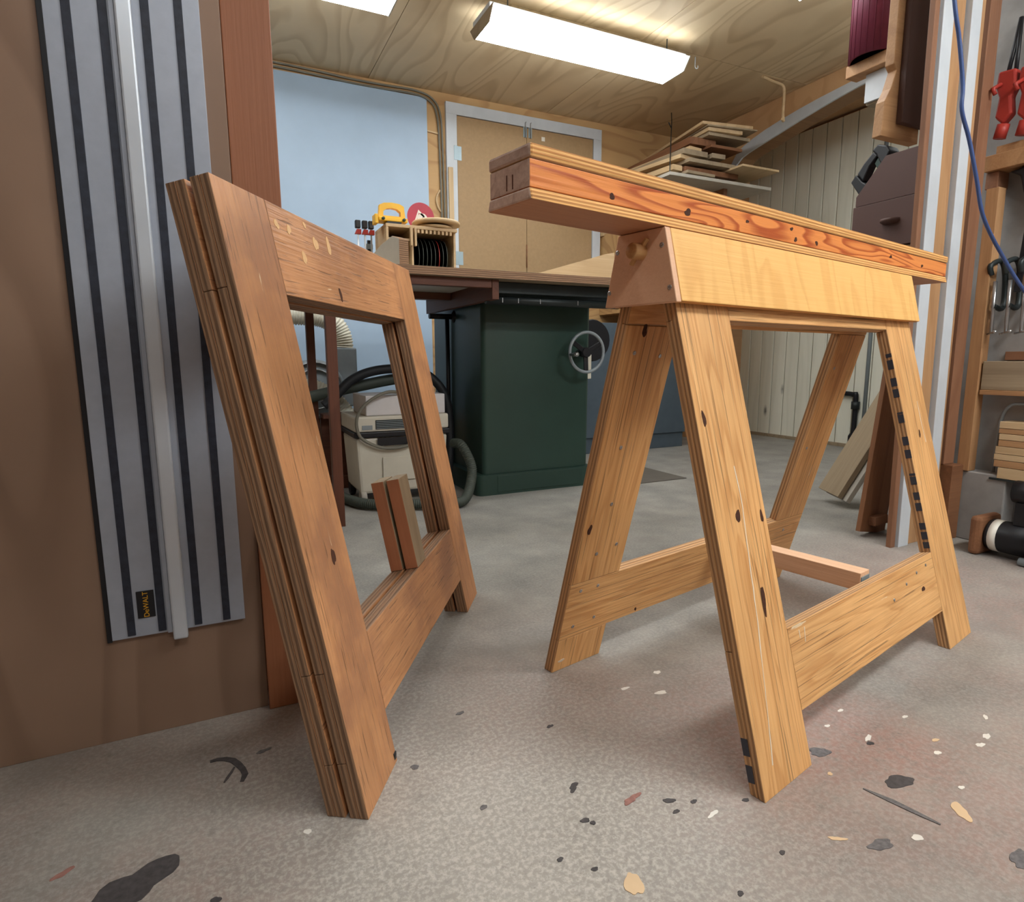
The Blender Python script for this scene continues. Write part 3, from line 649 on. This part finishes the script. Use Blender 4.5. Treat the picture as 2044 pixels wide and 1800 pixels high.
arch = [(-.052, .026), (-.045, .076), (-.036, .078)]+[(.036*math.sin(a), .078+.006*math.cos(a)) for a in (-.9, -.45, 0, .45, .9)]+[(.036, .078), (.045, .076), (.052, .026)]
inner = [(.030, .036), (.034, .052)]+[(.032*math.cos(a), .052+.014*math.sin(a)) for a in (.4, .9, 1.57, 2.24, 2.74)]+[(-.034, .052), (-.030, .036)]
b = MB(); 
# arched handle: outer outline with hole, bridged as a strip of quads
outl = [(-.052, .026), (-.047, .072), (-.030, .080), (0, .083), (.030, .080), (.047, .072), (.052, .026)]
innl = [(-.034, .034), (-.033, .050), (-.020, .060), (0, .063), (.020, .060), (.033, .050), (.034, .034)]
for i in range(6): b.prism([outl[i], outl[i+1], innl[i+1], innl[i]], -.011, .011, 'y')
b.prism([outl[6], outl[0], innl[0], innl[6]], -.011, .011, 'y'); b.build('handle', 'yellow', pb)
MB().box(-.056, .056, -.03, .03, .010, .0255).build('base', 'yellow', pb, None, .003)
MB().box(-.025, .030, -.032, .028, 0, .0098).build('grip_pad', 'black', pb)
for s in (-1, 1): MB().lathe([(.006, 0), (.006, -.008), (1e-7, -.008)], (s*.040, -.0302, .018), 'y', 10).build('knob', 'green', pb)
MB().box(-.070, -.057, -.028, .020, .0, .034).build('side_support', 'yellow', pb, None, .002)
rd = thing('red_disc', (.772, 2.452, 1.110), 'round red sanding disc with white print standing behind the push block', 'disc')
MB().lathe([(.056, -.0015), (.056, .0015)], (0, 0, .056), 'y', 40, smooth=False).build('disc', 'discred', rd)
MB().prism([(-.030, .030), (-.010, .084), (.016, .060), (.012, .054), (-.008, .072), (-.022, .034)], -.0024, -.0016, 'y').build('white_print', 'paintwhite', rd)
MB().lathe([(.021, -.0016), (.021, -.0024)], (.006, 0, .050), 'y', 24, smooth=False).build('white_print', 'paintwhite', rd)
MB().lathe([(.005, -.0026), (.005, -.003)], (.008, 0, .050), 'y', 14, smooth=False).build('bore', 'black', rd)
wd = thing('wooden_disc', (.818, 2.40, 1.108), 'flat pale wooden ring lying on the blade box beside the red disc', 'wood disc')
MB().lathe([(.055, .0185), (.095, .0185), (.096, .027), (.092, .031), (.05, .031), (.05, .0185)], (0, 0, 0), 'z', 40).build('ring', 'palewood', wd)
MB().lathe([(.03, .001), (.07, .001), (.072, .010), (.03, .018)], (-.008, 0, 0), 'z', 32).build('lower_ring', 'palewood', wd)
for k, x in enumerate((.528, .555, .580)):
    t = thing('bar_clamp', (x, 2.50, ZT), ('bar clamp with black head and red jaw standing farthest from the blade box', 'bar clamp with black head and red jaw standing between two others', 'bar clamp with black head and red jaw standing nearest the yellow adjuster')[k], 'clamp', 'bar clamps standing on the saw table')
    MB().box(-.003, .003, -.002, .002, 0, .19).build('bar', 'steel', t); MB().box(-.010, .010, -.012, .010, .182, .212).build('head', 'black', t, None, .003)
    MB().prism([(-.012, .160), (.012, .160), (.012, .178), (-.004, .178)], -.008, .008, 'y').build('jaw', 'red', t)
    MB().box(-.012, .012, -.012, .012, 0, .006).build('foot', 'black', t)
tag(MB().prism([(0, ZT), (0, 1.028), (.04, 1.042), (.11, 1.02), (.20, .975), (.25, ZT)], 0, .042, 'x', (0, 1)).build('wedge_block', ['laminate', M['tr2_edge']], None, Matrix.Translation((.609, 2.2, 0)) @ Matrix.Rotation(.37, 4, 'Z'), .001), 'pale sloping laminated plywood block on the saw table before the blade box', 'block')
rl = thing('adjuster', (.583, 2.56, ZT), 'yellow and black adjusting bracket standing left of the blade box', 'bracket')
MB().box(-.012, .012, -.01, .01, 0, .02).build('foot', 'yellow', rl); MB().box(-.006, .006, -.006, .006, .02, .15).build('post', 'black', rl); MB().box(-.014, .014, -.01, .01, .06, .08).build('collar', 'zinc', rl); MB().box(-.014, .014, -.01, .01, .115, .135).build('collar', 'zinc', rl)
# ply board propped on the table, cap
tag(MB().prism([(1.15, ZT+.001), (1.609, ZT+.001), (1.609, 1.062), (1.56, 1.052)], 2.30, 2.312, 'y').build('propped_board', 'palewood'), 'triangular pale plywood offcut standing on the saw table before the cupboard', 'offcut')
cp = thing('wall_block', (2.475, 3.66, 1.3), 'small brown wooden block with cream knob on the back wall beside the cupboard frame', 'block')
MB().box(-.03, .045, -.03, -.0005, -.02, .13).build('block', 'tan2', cp, None, .002); MB().box(-.045, .05, -.05, -.0005, .1305, .16).build('top_piece', 'palewood', cp, None, .002)
MB().lathe([(.03, -.031), (.034, -.05), (.02, -.075), (1e-7, -.078)], (.0, 0, .0), 'y', 20).build('knob', 'cream', cp)

# ================================================================== BELOW THE TABLE: blower, hoses, vacuum
bl = thing('dust_blower', (.50, 3.26, 0), 'grey metal dust blower with round housing below the white sheet', 'blower')
MB().box(-.10, .14, -.06, .12, 0, .30).build('stand', 'darkwood', bl, None, .004)
MB().lathe([(.02, -.06), (.145, -.06), (.15, -.05), (.15, .06), (.02, .06)], (-.07, 0, .452), 'y', 36).build('housing', 'greymet', bl)
MB().box(.03, .145, -.055, .055, .36, .66).build('outlet', 'greymet', bl, None, .006)
for r in (.135, .10): MB().tube([(-.07+r*math.cos(2*PI*k/32), -.064, .452+r*math.sin(2*PI*k/32)) for k in range(33)], .004, 6, False).build('ring_band', 'steel', bl)
def ribbed(path, r, pitch, name, mat, parent=None):
    P = smooth_path(path, 24); L = [0]
    for i in range(1, len(P)): L.append(L[-1]+(P[i]-P[i-1]).length)
    N = int(L[-1]/pitch*4); Q = []; j = 0
    for k in range(N+1):
        d = L[-1]*k/N
        while j < len(L)-2 and L[j+1] < d: j += 1
        f = (d-L[j])/max(L[j+1]-L[j], 1e-9); Q.append(P[j].lerp(P[j+1], min(f, 1)))
    return MB().tube(Q, r, 16, True, 0, lambda i: r*(1.0 if i % 4 in (0, 1) else .9)).build(name, mat, parent)
tag(ribbed([(.588, 3.26, .662), (.588, 3.26, .69), (.578, 3.26, .735), (.545, 3.26, .785), (.47, 3.26, .818), (.36, 3.26, .825), (.2, 3.26, .825)], .052, .013, 'ribbed_hose', 'hosewhite'), 'pale ribbed duct hose bending down into the grey dust blower', 'hose')
tag(ribbed([(.30, 3.05, .475), (.36, 3.03, .475), (.42, 3.02, .46), (.48, 3.02, .42), (.54, 3.02, .35), (.58, 3.02, .27), (.60, 3.02, .2), (.60, 3.02, .05)], .040, .012, 'ribbed_hose', 'hosewhite'), 'pale ribbed hose curving down behind the vacuum cleaner', 'hose')
tag(MB().tube(smooth_path([(.40, 2.75, .40), (.453, 2.75, .442), (.521, 2.75, .507), (.612, 2.75, .546), (.727, 2.75, .558), (.846, 2.75, .542), (.915, 2.74, .494), (.955, 2.72, .42), (.965, 2.70, .30), (.955, 2.68, .15), (.93, 2.66, .025)], 8), .021, 12).build('black_hose', 'blackrub'), 'thick black hose looping over the vacuum cleaner', 'hose')
tag(MB().tube(smooth_path([(.30, 2.85, .42), (.43, 2.83, .452), (.575, 2.81, .482), (.763, 2.80, .512), (.90, 2.79, .50)], 6), .026, 12).build('grey_pipe', 'hosegrey'), 'dull grey green hose pipe below the black hose', 'hose')
tag(ribbed([(.40, 2.84, .025), (.42, 2.72, .025), (.435, 2.55, .025), (.50, 2.39, .025), (.68, 2.30, .025), (.79, 2.255, .025), (.87, 2.27, .03), (.925, 2.33, .10), (.935, 2.36, .16), (.91, 2.40, .235), (.89, 2.45, .24)], .021, .008, 'vacuum_hose', 'hosegrey'), 'dark ribbed vacuum hose lying on the floor around the vacuum cleaner', 'hose')
tag(MB().box(.405, .54, 2.90, 2.93, .06, .335).box(.405, .54, 2.86, 2.93, 0, .06).box(.405, .54, 2.82, 2.93, .335, .355).build('brown_box', 'darkwood', None, None, .002), 'dark brown wooden box behind the vacuum cleaner', 'box')
vc = thing('vacuum_cleaner', (.67, 2.58, 0), 'cream shop vacuum cleaner under the saw table', 'vacuum cleaner')
def taper(name, x0, x1, y0, y1, z0, z1, k, mat, bev=.012):
    b = MB(); cx, cy = (x0+x1)/2, (y0+y1)/2; zc = (z0+z1)/2
    b.box(x0, x1, y0, y1, z0, z1, (0, 0, 0), lambda x, y, z: (cx+(x-cx)*(k if z < zc else 1), cy+(y-cy)*(k if z < zc else 1), z))
    return b.build(name, mat, vc, None, bev)
taper('tank', -.195, .195, -.13, .16, .05, .285, .94, 'cream')
taper('band', -.203, .203, -.138, .168, .2855, .308, 1, 'black', .004)
hd = taper('motor_head', -.200, .200, -.135, .165, .3085, .372, 1, 'cream', .008)
MB().box(-.148, .19, -.12, .14, .3725, .455).build('lid', 'lidgrey', vc, None, .004)
MB().box(-.115, .035, -.1375, -.1355, .318, .356).build('vent', 'iron', hd)
for k in range(5): MB().box(-.112, .032, -.139, -.1376, .321+k*.007, .3235+k*.007).build('vent_slat', 'greymet', hd)
MB().box(-.170, -.128, -.1375, -.1355, .318, .336).build('switch', 'greymet', hd)
MB().box(-.090, .050, -.133, -.1295, .10, .20).build('front_panel', 'cream', vc, None, .003)
MB().box(-.11, .05, -.1405, -.1385, .25, .283).build('lower_vent', 'black', vc)
for sx in (-1, 1):
    for sy in (-.10, .13): MB().lathe([(.03, -.012), (.034, -.008), (.034, .008), (.03, .012)], (sx*.17, sy, .034), 'x', 18).build('wheel', 'laminate' if sy < 0 else 'black', vc)
MB().tube(smooth_path([(.05, -.10, .452), (-.06, -.15, .47), (-.15, -.16, .43), (-.192, -.155, .37), (-.185, -.15, .30), (-.14, -.152, .262), (-.07, -.152, .240), (.02, -.152, .250), (.10, -.15, .30)], 8), .0065, 8).build('power_cord', 'cord', vc)
tag(MB().box(1.95, 2.85, 3.2, 3.45, .10, .82).box(1.96, 2.84, 3.21, 3.44, 0, .0995).build('cabinet_box', 'bluegrey', None, None, .003), 'blue grey box cabinet on the floor behind the open trestle', 'cabinet')
tag(MB().box(1.70, 2.08, 2.31, 2.75, 0, .004).build('floor_mat', 'mat'), 'thin dark sheet lying flat on the floor right of the table saw', 'mat')

# ================================================================== HANGING SHELF WITH OFFCUTS
sh = thing('hanging_shelf', (2.85, 3.66, 1.63), 'pale shelf hung by a wire below the ceiling in the back corner', 'shelf')
MB().box(-.47, .33, -.785, -.002, 0, .018).build('shelf_board', 'laminate', sh, None, .001)
MB().box(.02, .05, -.70, -.002, -.18, -.0005).build('bracket', 'brown', sh)
MB().tube([(-.455, -.765, .018), (-.387, -.682, .12), (-.285, -.56, .27), (-.155, -.405, .46), (-.108, -.342, .534)], .003, 8).build('wire', 'iron', sh)
MB().tube([(-.20, -.455, .395), (-.225, -.46, .42)], .003, 8).build('wire_end', 'iron', sh)
rkb = [  # near-left corner x, y, z bottom, thickness, width, length, yaw, material
 (2.50, 2.93, 1.649, .018, .20, .70, .05, 'greywood'), (2.535, 2.905, 1.668, .016, .22, .70, -.05, 'greywood'),
 (2.455, 2.94, 1.685, .030, .075, .66, -.10, 'palewood'), (2.545, 2.94, 1.685, .030, .42, .68, .0, 'brown'),
 (2.855, 2.80, 1.716, .012, .30, .62, .0, 'palewood'), (2.54, 2.90, 1.729, .022, .36, .72, .0, 'greywood'), (2.50, 2.93, 1.752, .022, .16, .70, -.16, 'palewood'),
 (2.51, 2.92, 1.775, .030, .19, .70, -.03, 'greywood'), (2.72, 2.91, 1.775, .026, .10, .70, .05, 'greywood'), (2.565, 2.93, 1.806, .020, .10, .66, -.10, 'palewood'),
 (2.70, 2.90, 1.830, .016, .24, .70, .03, 'brown'), (2.585, 2.95, 1.847, .040, .19, .66, .04, 'brown'), (2.67, 2.89, 1.888, .018, .31, .72, .05, 'greywood'), (2.655, 2.88, 1.907, .020, .24, .74, .12, 'palewood'), (2.64, 2.87, 1.928, .008, .34, .76, .16, 'greywood'), (2.61, 2.88, 1.937, .016, .34, .76, .17, 'palewood')]
names_ = ['lowest', 'second lowest', 'third lowest', 'fourth lowest', 'fifth lowest, jutting out', 'sixth lowest', 'seventh lowest', 'eighth lowest', 'eighth highest', 'seventh highest', 'sixth highest', 'fifth highest', 'fourth highest', 'third highest', 'second highest', 'topmost']
mnm = {'greywood': 'dusty grey', 'palewood': 'pale', 'brown': 'brown'}
for (x, y, z, t, wd_, ln, yaw, mt), nm in zip(rkb, names_):
    d = Vector((math.sin(-yaw)*-1, math.cos(yaw), 0)); side = Vector((d.y, -d.x, 0)); ln = min(ln, (3.655-y-.02)/max(d.y, .1))
    a = Vector((x, y, z+t/2))+side*(wd_/2); lim = a+side*(wd_/2)+d*ln
    if lim.x > 3.165: ln -= (lim.x-3.165)/max(d.x, .02) if d.x > .02 else 0
    tag(board('offcut_board', a, a+d*ln, wd_, t, (0, 0, 1), mt, None, .001), f'{mnm[mt]} offcut board on the hanging shelf, {nm} of the pile', 'offcut', 'offcuts piled on the hanging shelf')
cab_ = tag(MB().box(2.44, 3.185, 3.30, 3.655, .9, 1.44).build('corner_cupboard', 'wallply', None, None, .002), 'plain plywood box in the corner below the hanging shelf', 'cupboard')

# ================================================================== RIGHT SIDE: timber rack
def post(name, x0, x1, y0, y1, z0, z1, mat, label, lean=0.0, grp='timbers standing by the partition'):
    b = MB().box(0, z1-z0, -(x1-x0)/2, (x1-x0)/2, -(y1-y0)/2, (y1-y0)/2)
    ex = Vector((lean, 0, 1)).normalized()
    o = b.build(name, mat, None, frame(((x0+x1)/2, (y0+y1)/2, z0), ex, (0, 1, 0)), .0015)
    return tag(o, label, 'timber', grp)
post('timber', 1.880, 1.902, 1.147, 1.163, 0, 2.16, 'tan2', 'reddish brown timber standing left of the first white board', -.015)
post('timber', 1.908, 1.958, 1.14, 1.162, 0, 2.16, 'whitepaint', 'white painted board standing between reddish and tan timbers', -.015)
post('timber', 1.962, 2.026, 1.15, 1.18, 0, 2.16, 'tan', 'broad tan timber standing between the two white boards', -.015)
post('timber', 2.032, 2.080, 1.135, 1.16, 0, 2.16, 'whitepaint', 'white painted board standing behind the blue hose', -.015)
post('timber', 2.084, 2.112, 1.15, 1.175, 0, 2.16, 'tan', 'narrow tan timber standing right of the second white board', -.008)
post('timber', 2.122, 2.178, 1.148, 1.166, .25, 2.16, 'tan2', 'brown timber standing on the brown wooden block', -.002)
post('timber', 2.182, 2.222, 1.105, 1.14, .23, 1.112, 'tan', 'shorter tan post standing on the concrete nib beside the clamps')
tag(MB().box(2.19, 2.255, 1.00, 1.20, 0, .229).build('concrete_nib', 'concrete_wall', None, None, .004), 'small pale concrete nib on the floor under the tan post', 'concrete block')
tag(MB().box(2.124, 2.186, 1.12, 1.20, 0, .2495).build('brown_plinth', 'brown', None, None, .002), 'brown wooden block on the floor under the brown timber', 'block')
# notched cleat hanging from the ceiling
cl = thing('hanging_cleat', (1.96, 1.25, CZ), 'dark brown board with notched tan edge hanging from the ceiling by the timbers', 'board')
MB().box(1.914-1.96, 2.032-1.96, .0, .02, 1.303-CZ, -.001).build('dark_board', 'drawer', cl, None, .002)
MB().prism([(1.850-1.96, 1.262-CZ), (2.03-1.96, 1.262-CZ), (2.03-1.96, -.001), (1.885-1.96, -.001), (1.885-1.96, 1.47-CZ), (1.900-1.96, 1.455-CZ), (1.880-1.96, 1.40-CZ), (1.856-1.96, 1.36-CZ)], .021, .05, 'y').build('notched_board', 'tan', cl, None, .002)
# drawer unit
du = thing('drawer_unit', (2.26, 1.5, 1.0), 'purple brown drawer unit with sloping top mounted beside the timbers', 'drawer unit')
def dp(poly): return [(a-1.5, b-1.0) for a, b in poly]
MB().prism(dp([(1.632, 1.172), (1.632, 1.208), (1.527, 1.331), (1.385, 1.331), (1.385, 1.172)]), 0, .24, 'x').build('upper_case', 'drawer', du, None, .001)
MB().prism(dp([(1.630, 1.0), (1.630, 1.169), (1.385, 1.169), (1.385, 1.0)]), .006, .24, 'x').build('case', 'drawer', du, None, .001)
dw = MB().prism(dp([(1.632, 1.002), (1.632, 1.168), (1.387, 1.168), (1.387, 1.002)]), -.012, .0055, 'x').build('drawer', 'drawer', du, None, .0015)
MB().lathe([(1e-7, -.006), (.022, -.006), (.034, 0), (.034, .010), (1e-7, .012)], (-.012, -.02, .088), 'z', 24).build('drawer_handle', 'drawer', dw)
MB().box(.0, .24, -.115, .13, -.03, -.0005).build('support_shelf', 'greywood', du)
pt = thing('power_tool', (2.30, 1.58, 1.27), 'black power tool with looped handle lying on the sloping drawer unit', 'power tool')
def pp(L): return [(a-1.58, b-1.27) for a, b in L]
MB().prism(pp([(1.634, 1.216), (1.675, 1.275), (1.655, 1.300), (1.628, 1.268), (1.614, 1.258), (1.606, 1.247)]), -.02, .03, 'x').build('foot_body', 'black', pt, None, .004)
MB().prism(pp([(1.6548, 1.3008), (1.630, 1.335), (1.595, 1.368), (1.575, 1.350), (1.605, 1.318), (1.6277, 1.2686)]), -.015, .025, 'x').build('handle', 'black', pt, None, .005)
MB().prism(pp([(1.594, 1.3692), (1.572, 1.387), (1.537, 1.372), (1.523, 1.350), (1.530, 1.336), (1.551, 1.310), (1.560, 1.320), (1.5745, 1.3505)]), -.025, .04, 'x').build('motor_head', 'black', pt, None, .005)
MB().prism(pp([(1.5605, 1.318), (1.580, 1.306), (1.590, 1.325), (1.5765, 1.346)]), -.008, .018, 'x').build('trigger', 'green', pt, None, .002)
# maroon tube with its brackets
mt_ = thing('maroon_tube', (2.265, 1.605, 1.6885), 'ribbed maroon tube standing on a wooden bracket below the ceiling', 'tube')
b = MB(); seg = 64
prof = [(.078, 0), (.086, 0), (.086, .45), (.078, .45), (.078, 0)]
b.lathe(prof, (0, 0, 0), 'z', seg); b.build('tube', 'maroon', mt_)
for k in range(24):
    a = 2*PI*k/24; MB().tube([(0.0865*math.cos(a), 0.0865*math.sin(a), .001), (0.0865*math.cos(a), 0.0865*math.sin(a), .449)], .0012, 5).build('rib', 'maroon', mt_)
tb2 = thing('wall_bracket', (2.26, 1.38, 1.6), 'wooden bracket with white gusset carrying the maroon tube', 'bracket')
MB().box(-.035, .03, .0, .31, .045, .088).build('arm', 'tan', tb2, None, .003)
MB().box(.031, .24, .0, .03, .045, .088).build('back_bar', 'tan', tb2, None, .002)
MB().prism([(.002, -.06), (.25, -.055), (.25, .044), (.002, .044)], .0, .012, 'x').build('gusset', 'whitepaint', tb2, None, .001)
MB().box(.0125, .24, .0, .25, -.062, -.05).build('lower_shelf', 'greywood', tb2, None, .001)
# blue hose
tag(MB().tube(smooth_path([(1.70, 1.10, 2.0), (1.715, 1.06, 1.75), (1.742, 1.03, 1.492), (1.779, 1.03, 1.407), (1.813, 1.03, 1.305), (1.82, 1.03, 1.245), (1.867, 1.03, 1.177), (1.921, 1.03, 1.081), (1.968, 1.03, .993), (2.07, 1.03, .905), (2.18, .99, .77), (2.24, .9, .66)], 6), .005, 10).build('blue_hose', 'blue'), 'thin blue air hose hanging across the timbers', 'hose')
# ---- things on the partition wall (x = 2.26)
XW = 2.26
for k, (y, z) in enumerate(((1.120, 1.60), (1.062, 1.592), (1.004, 1.584))):
    t = thing('spring_clamp', (XW-.03, y, z), ('red jawed clamp with black handles hanging nearest the tan post', 'red jawed clamp with black handles hanging in the middle of the cluster', 'red jawed clamp with black handles hanging farthest from the timbers')[k], 'clamp', 'red clamps hanging on the partition')
    for s in (-1, 1): MB().tube([(0, 0, 0), (-.01, s*.006, -.09), (-.02, s*.011, -.17)], .006, 8).build('handle', 'black', t)
    b = MB(); b.prism([(-.022, -.155), (.024, -.150), (.027, -.195), (.016, -.225), (.022, -.28), (.0, -.305), (-.023, -.28), (-.016, -.23), (-.027, -.205)], -.045, -.012, 'x'); b.build('jaw_body', 'red', t, None, .006)
    MB().tube([(-.048, .012, -.19), (-.075, .018, -.205), (-.07, .012, -.222)], .006, 8).build('jaw_tip', 'red', t)
    MB().tube([(-.040, -.004, -.306), (-.040, .004, -.345)], .017, 8).build('pad', 'red', t)
    MB().tube([(0, 0, 0), (.031, 0, 0)], .003, 6).build('peg', 'steel', t)
pa = thing('wooden_bracket', (XW, 1.10, 1.19), 'wooden arm bracket below the red clamps', 'bracket')
MB().box(-.075, -.0005, -.16, .055, -.025, .022).build('arm', 'tan', pa, None, .002); MB().box(-.06, -.0005, .02, .055, -.075, -.026).build('cleat', 'tan2', pa, None, .002); MB().box(-.066, -.03, -.05, .03, .0225, .045).build('yellow_block', 'tan', pa)
yc = thing('yellow_clamp', (XW, 1.035, 1.155), 'black bar clamp with yellow grip hanging under the wooden arm', 'clamp')
MB().prism([(.06, .0), (-.03, .01), (-.06, -.06), (-.04, -.12), (.0, -.14), (.015, -.08), (.03, -.02)], -.055, -.02, 'x').build('head', 'black', yc, None, .005)
MB().prism([(-.045, -.03), (-.052, -.075), (-.03, -.12), (-.008, -.10), (-.01, -.05)], -.062, -.0555, 'x').build('grip', 'yellow', yc, None, .003)
board('bar', (-.035, -.0, -.1405), (-.035, .012, -.36), .018, .006, (1, 0, 0), 'black', yc); MB().tube([(-.03, 0, -.02), (-.0005, 0, -.02)], .003, 6).build('peg', 'steel', yc)
for k, y in enumerate((1.09, 1.05, 1.01)):
    t = thing('g_clamp', (XW, y, .86), ('steel G clamp hanging nearest the tan post', 'steel G clamp hanging in the middle of the row', 'steel G clamp hanging farthest from the timbers')[k], 'clamp', 'steel G clamps on the partition')
    MB().tube(smooth_path([(-.07, .014, -.01), (-.075, .016, .02), (-.03, .012, .035), (-.012, .006, 0), (-.012, .0, -.08), (-.03, -.004, -.112), (-.075, -.004, -.105)], 6), .008, 8).build('frame', 'iron', t)
    MB().tube([(-.072, .0, -.03), (-.072, -.004, -.19)], .0055, 10).build('screw_spindle', 'steel', t); MB().tube([(-.095, -.025, -.185), (-.05, .02, -.190)], .003, 8).build('tommy_bar', 'steel', t)
    for s in (-1, 1): MB().lathe([(1e-7, -.005), (.005, -.003), (.005, .003), (1e-7, .005)], (-.0725+s*.0225, -.0025+s*.0225, -.1875-s*.0025), 'z', 10).build('ball', 'steel', t)
    MB().tube([(-.025, .010, .024), (-.0005, .010, .024)], .003, 6).build('peg', 'steel', t)
tag(MB().box(XW-.012, XW-.0005, .90, 1.06, .80, .87).build('clamp_cleat', 'tan'), 'short tan cleat on the partition behind the steel clamps', 'cleat')
lg = thing('wall_ledge', (XW, 1.0, .53), 'thick plywood ledge on the partition below the steel clamps', 'shelf')
abox('ledge_block', -.07, -.0005, -.25, .10, -.035, .055, 'greywood', lg, 'y', bevel=.002); abox('lower_lip', -.073, -.0005, -.25, .10, -.05, -.0352, 'tan', lg, 'y', bevel=.001); abox('back_batten', -.012, -.0005, -.25, .07, .058, .085, 'tan2', lg, 'y')
st = thing('block_bracket', (XW, 1.0, .22), 'thin bent grey strap bracket under the plywood ledge', 'bracket')
MB().tube(smooth_path([(-.03, -.12, .235), (-.035, .0, .235), (-.035, .03, .225), (-.032, .048, .19), (-.026, .058, .10), (-.02, .062, .0)], 6), .005, 8).build('strap', 'greymet', st); MB().box(-.075, -.0005, -.20, .045, -.006, .0).build('shelf_plate', 'iron', st)
zz = .2205
for k, (hh, dy, mt) in enumerate(((.036, 0, 'palewood'), (.022, .012, 'tan'), (.020, .014, 'palewood'), (.024, .012, 'palewood'), (.020, .006, 'tan'), (.020, .006, 'palewood'), (.016, .008, 'tan'), (.022, .008, 'palewood'))):
    tag(abox('wood_block', XW-.072, XW-.004, .86, 1.026+dy, zz, zz+hh-.0015, mt, None, 'y', (0, 0, 0), .001), f'{"pale" if mt == "palewood" else "tan"} wooden block on the strap bracket, {ORD[k]} from the bottom of the pile', 'block', 'small wooden blocks piled under the ledge'); zz += hh
gd = thing('bench_grinder', (2.10, .93, 0), 'black electric motor with ribbed fan cover on the floor by the partition', 'motor')
MB().lathe([(1e-7, .052), (.045, .052), (.048, .045), (.048, -.065), (.04, -.07), (1e-7, -.07)], (0, .0, .062), 'y', 24).build('motor_body', 'black', gd)
MB().lathe([(.0486, .01), (.0486, -.012)], (0, 0.03, .062), 'y', 24).build('data_label', 'paintwhite', gd)
MB().box(-.06, .06, .053, .085, .0, .12).build('wood_flange', 'brown', gd, None, .012)
MB().lathe([(.03, 0), (.078, -.01), (.08, -.06), (.07, -.075), (1e-7, -.075)], (.0, -.071, .10), 'y', 28).build('fan_cover', 'blackrub', gd)
for k in range(7): MB().tube([(.081*math.cos(a), -.085-.008*0, .10+.081*math.sin(a)) for a in [PI*.55+k*.12+i*.0 for i in range(1)]]+[(.081*math.cos(PI*.55+k*.12), -.128, .10+.081*math.sin(PI*.55+k*.12))], .002, 5).build('cover_rib', 'iron', gd)
MB().lathe([(.033, 0), (.033, -.07), (1e-7, -.07)], (.0, .0, .205), 'y', 20).build('capacitor', 'black', gd); MB().box(-.02, .02, -.06, -.01, .108, .175).build('capacitor_foot', 'black', gd)
MB().tube([(-.05, -.05, .012), (-.05, -.16, .012)], .012, 10).build('foot_bar', 'greymet', gd); MB().box(-.06, .03, -.15, -.10, .0, .03).build('foot', 'greymet', gd)

# ---- boards leaning behind the open trestle, gas pipe
def lean(name, p0, p1, W, T, ez, mat, label, cat='board'): return tag(board(name, p0, p1, W, T, ez, mat, None, .0015), label, cat)
lean('leaning_board', (2.235, 1.63, .045), (2.43, 1.525, .46), .14, .022, (-.7, .25, .62), 'greywood', 'grey weathered board propped at an angle behind the brown upright board')
lean('leaning_board', (2.247, 1.602, .030), (2.442, 1.497, .445), .14, .020, (-.7, .25, .62), 'laminate', 'pale grey board propped flat against the weathered board')
lean('leaning_board', (1.985, 1.285, .004), (2.14, 1.31, .86), .16, .016, (.1, -1, 0), 'brown', 'dark brown board standing upright left of the white timber')
tag(board('small_offcut', (1.955, 1.262, .05), (2.02, 1.262, .055), .03, .025, (0, -1, 0), 'tan2', None), 'small brown offcut resting against the dark brown board', 'offcut')
gp = thing('gas_pipe', (3.775, 2.63, 0), 'black pipe with elbow and tap on the panelled wall', 'pipe')
MB().tube(smooth_path([(0, .12, .36), (-.01, .06, .36), (-.01, .0, .355), (-.01, -.02, .33), (-.01, -.02, .0)], 5), .016, 10).build('pipe', 'black', gp); MB().lathe([(.03, 0), (.03, .08), (.02, .1), (.016, .1)], (-.01, -.02, 0), 'z', 14).build('collar', 'black', gp); MB().lathe([(.026, 0), (.026, .05)], (-.01, -.02, .26), 'z', 12).build('elbow_nut', 'iron', gp)
tag(MB().tube([(3.78, 2.555, .0), (3.78, 2.555, 2.0)], .012, 8).build('conduit', 'greymet'), 'thin grey conduit running up the panelled wall', 'conduit')
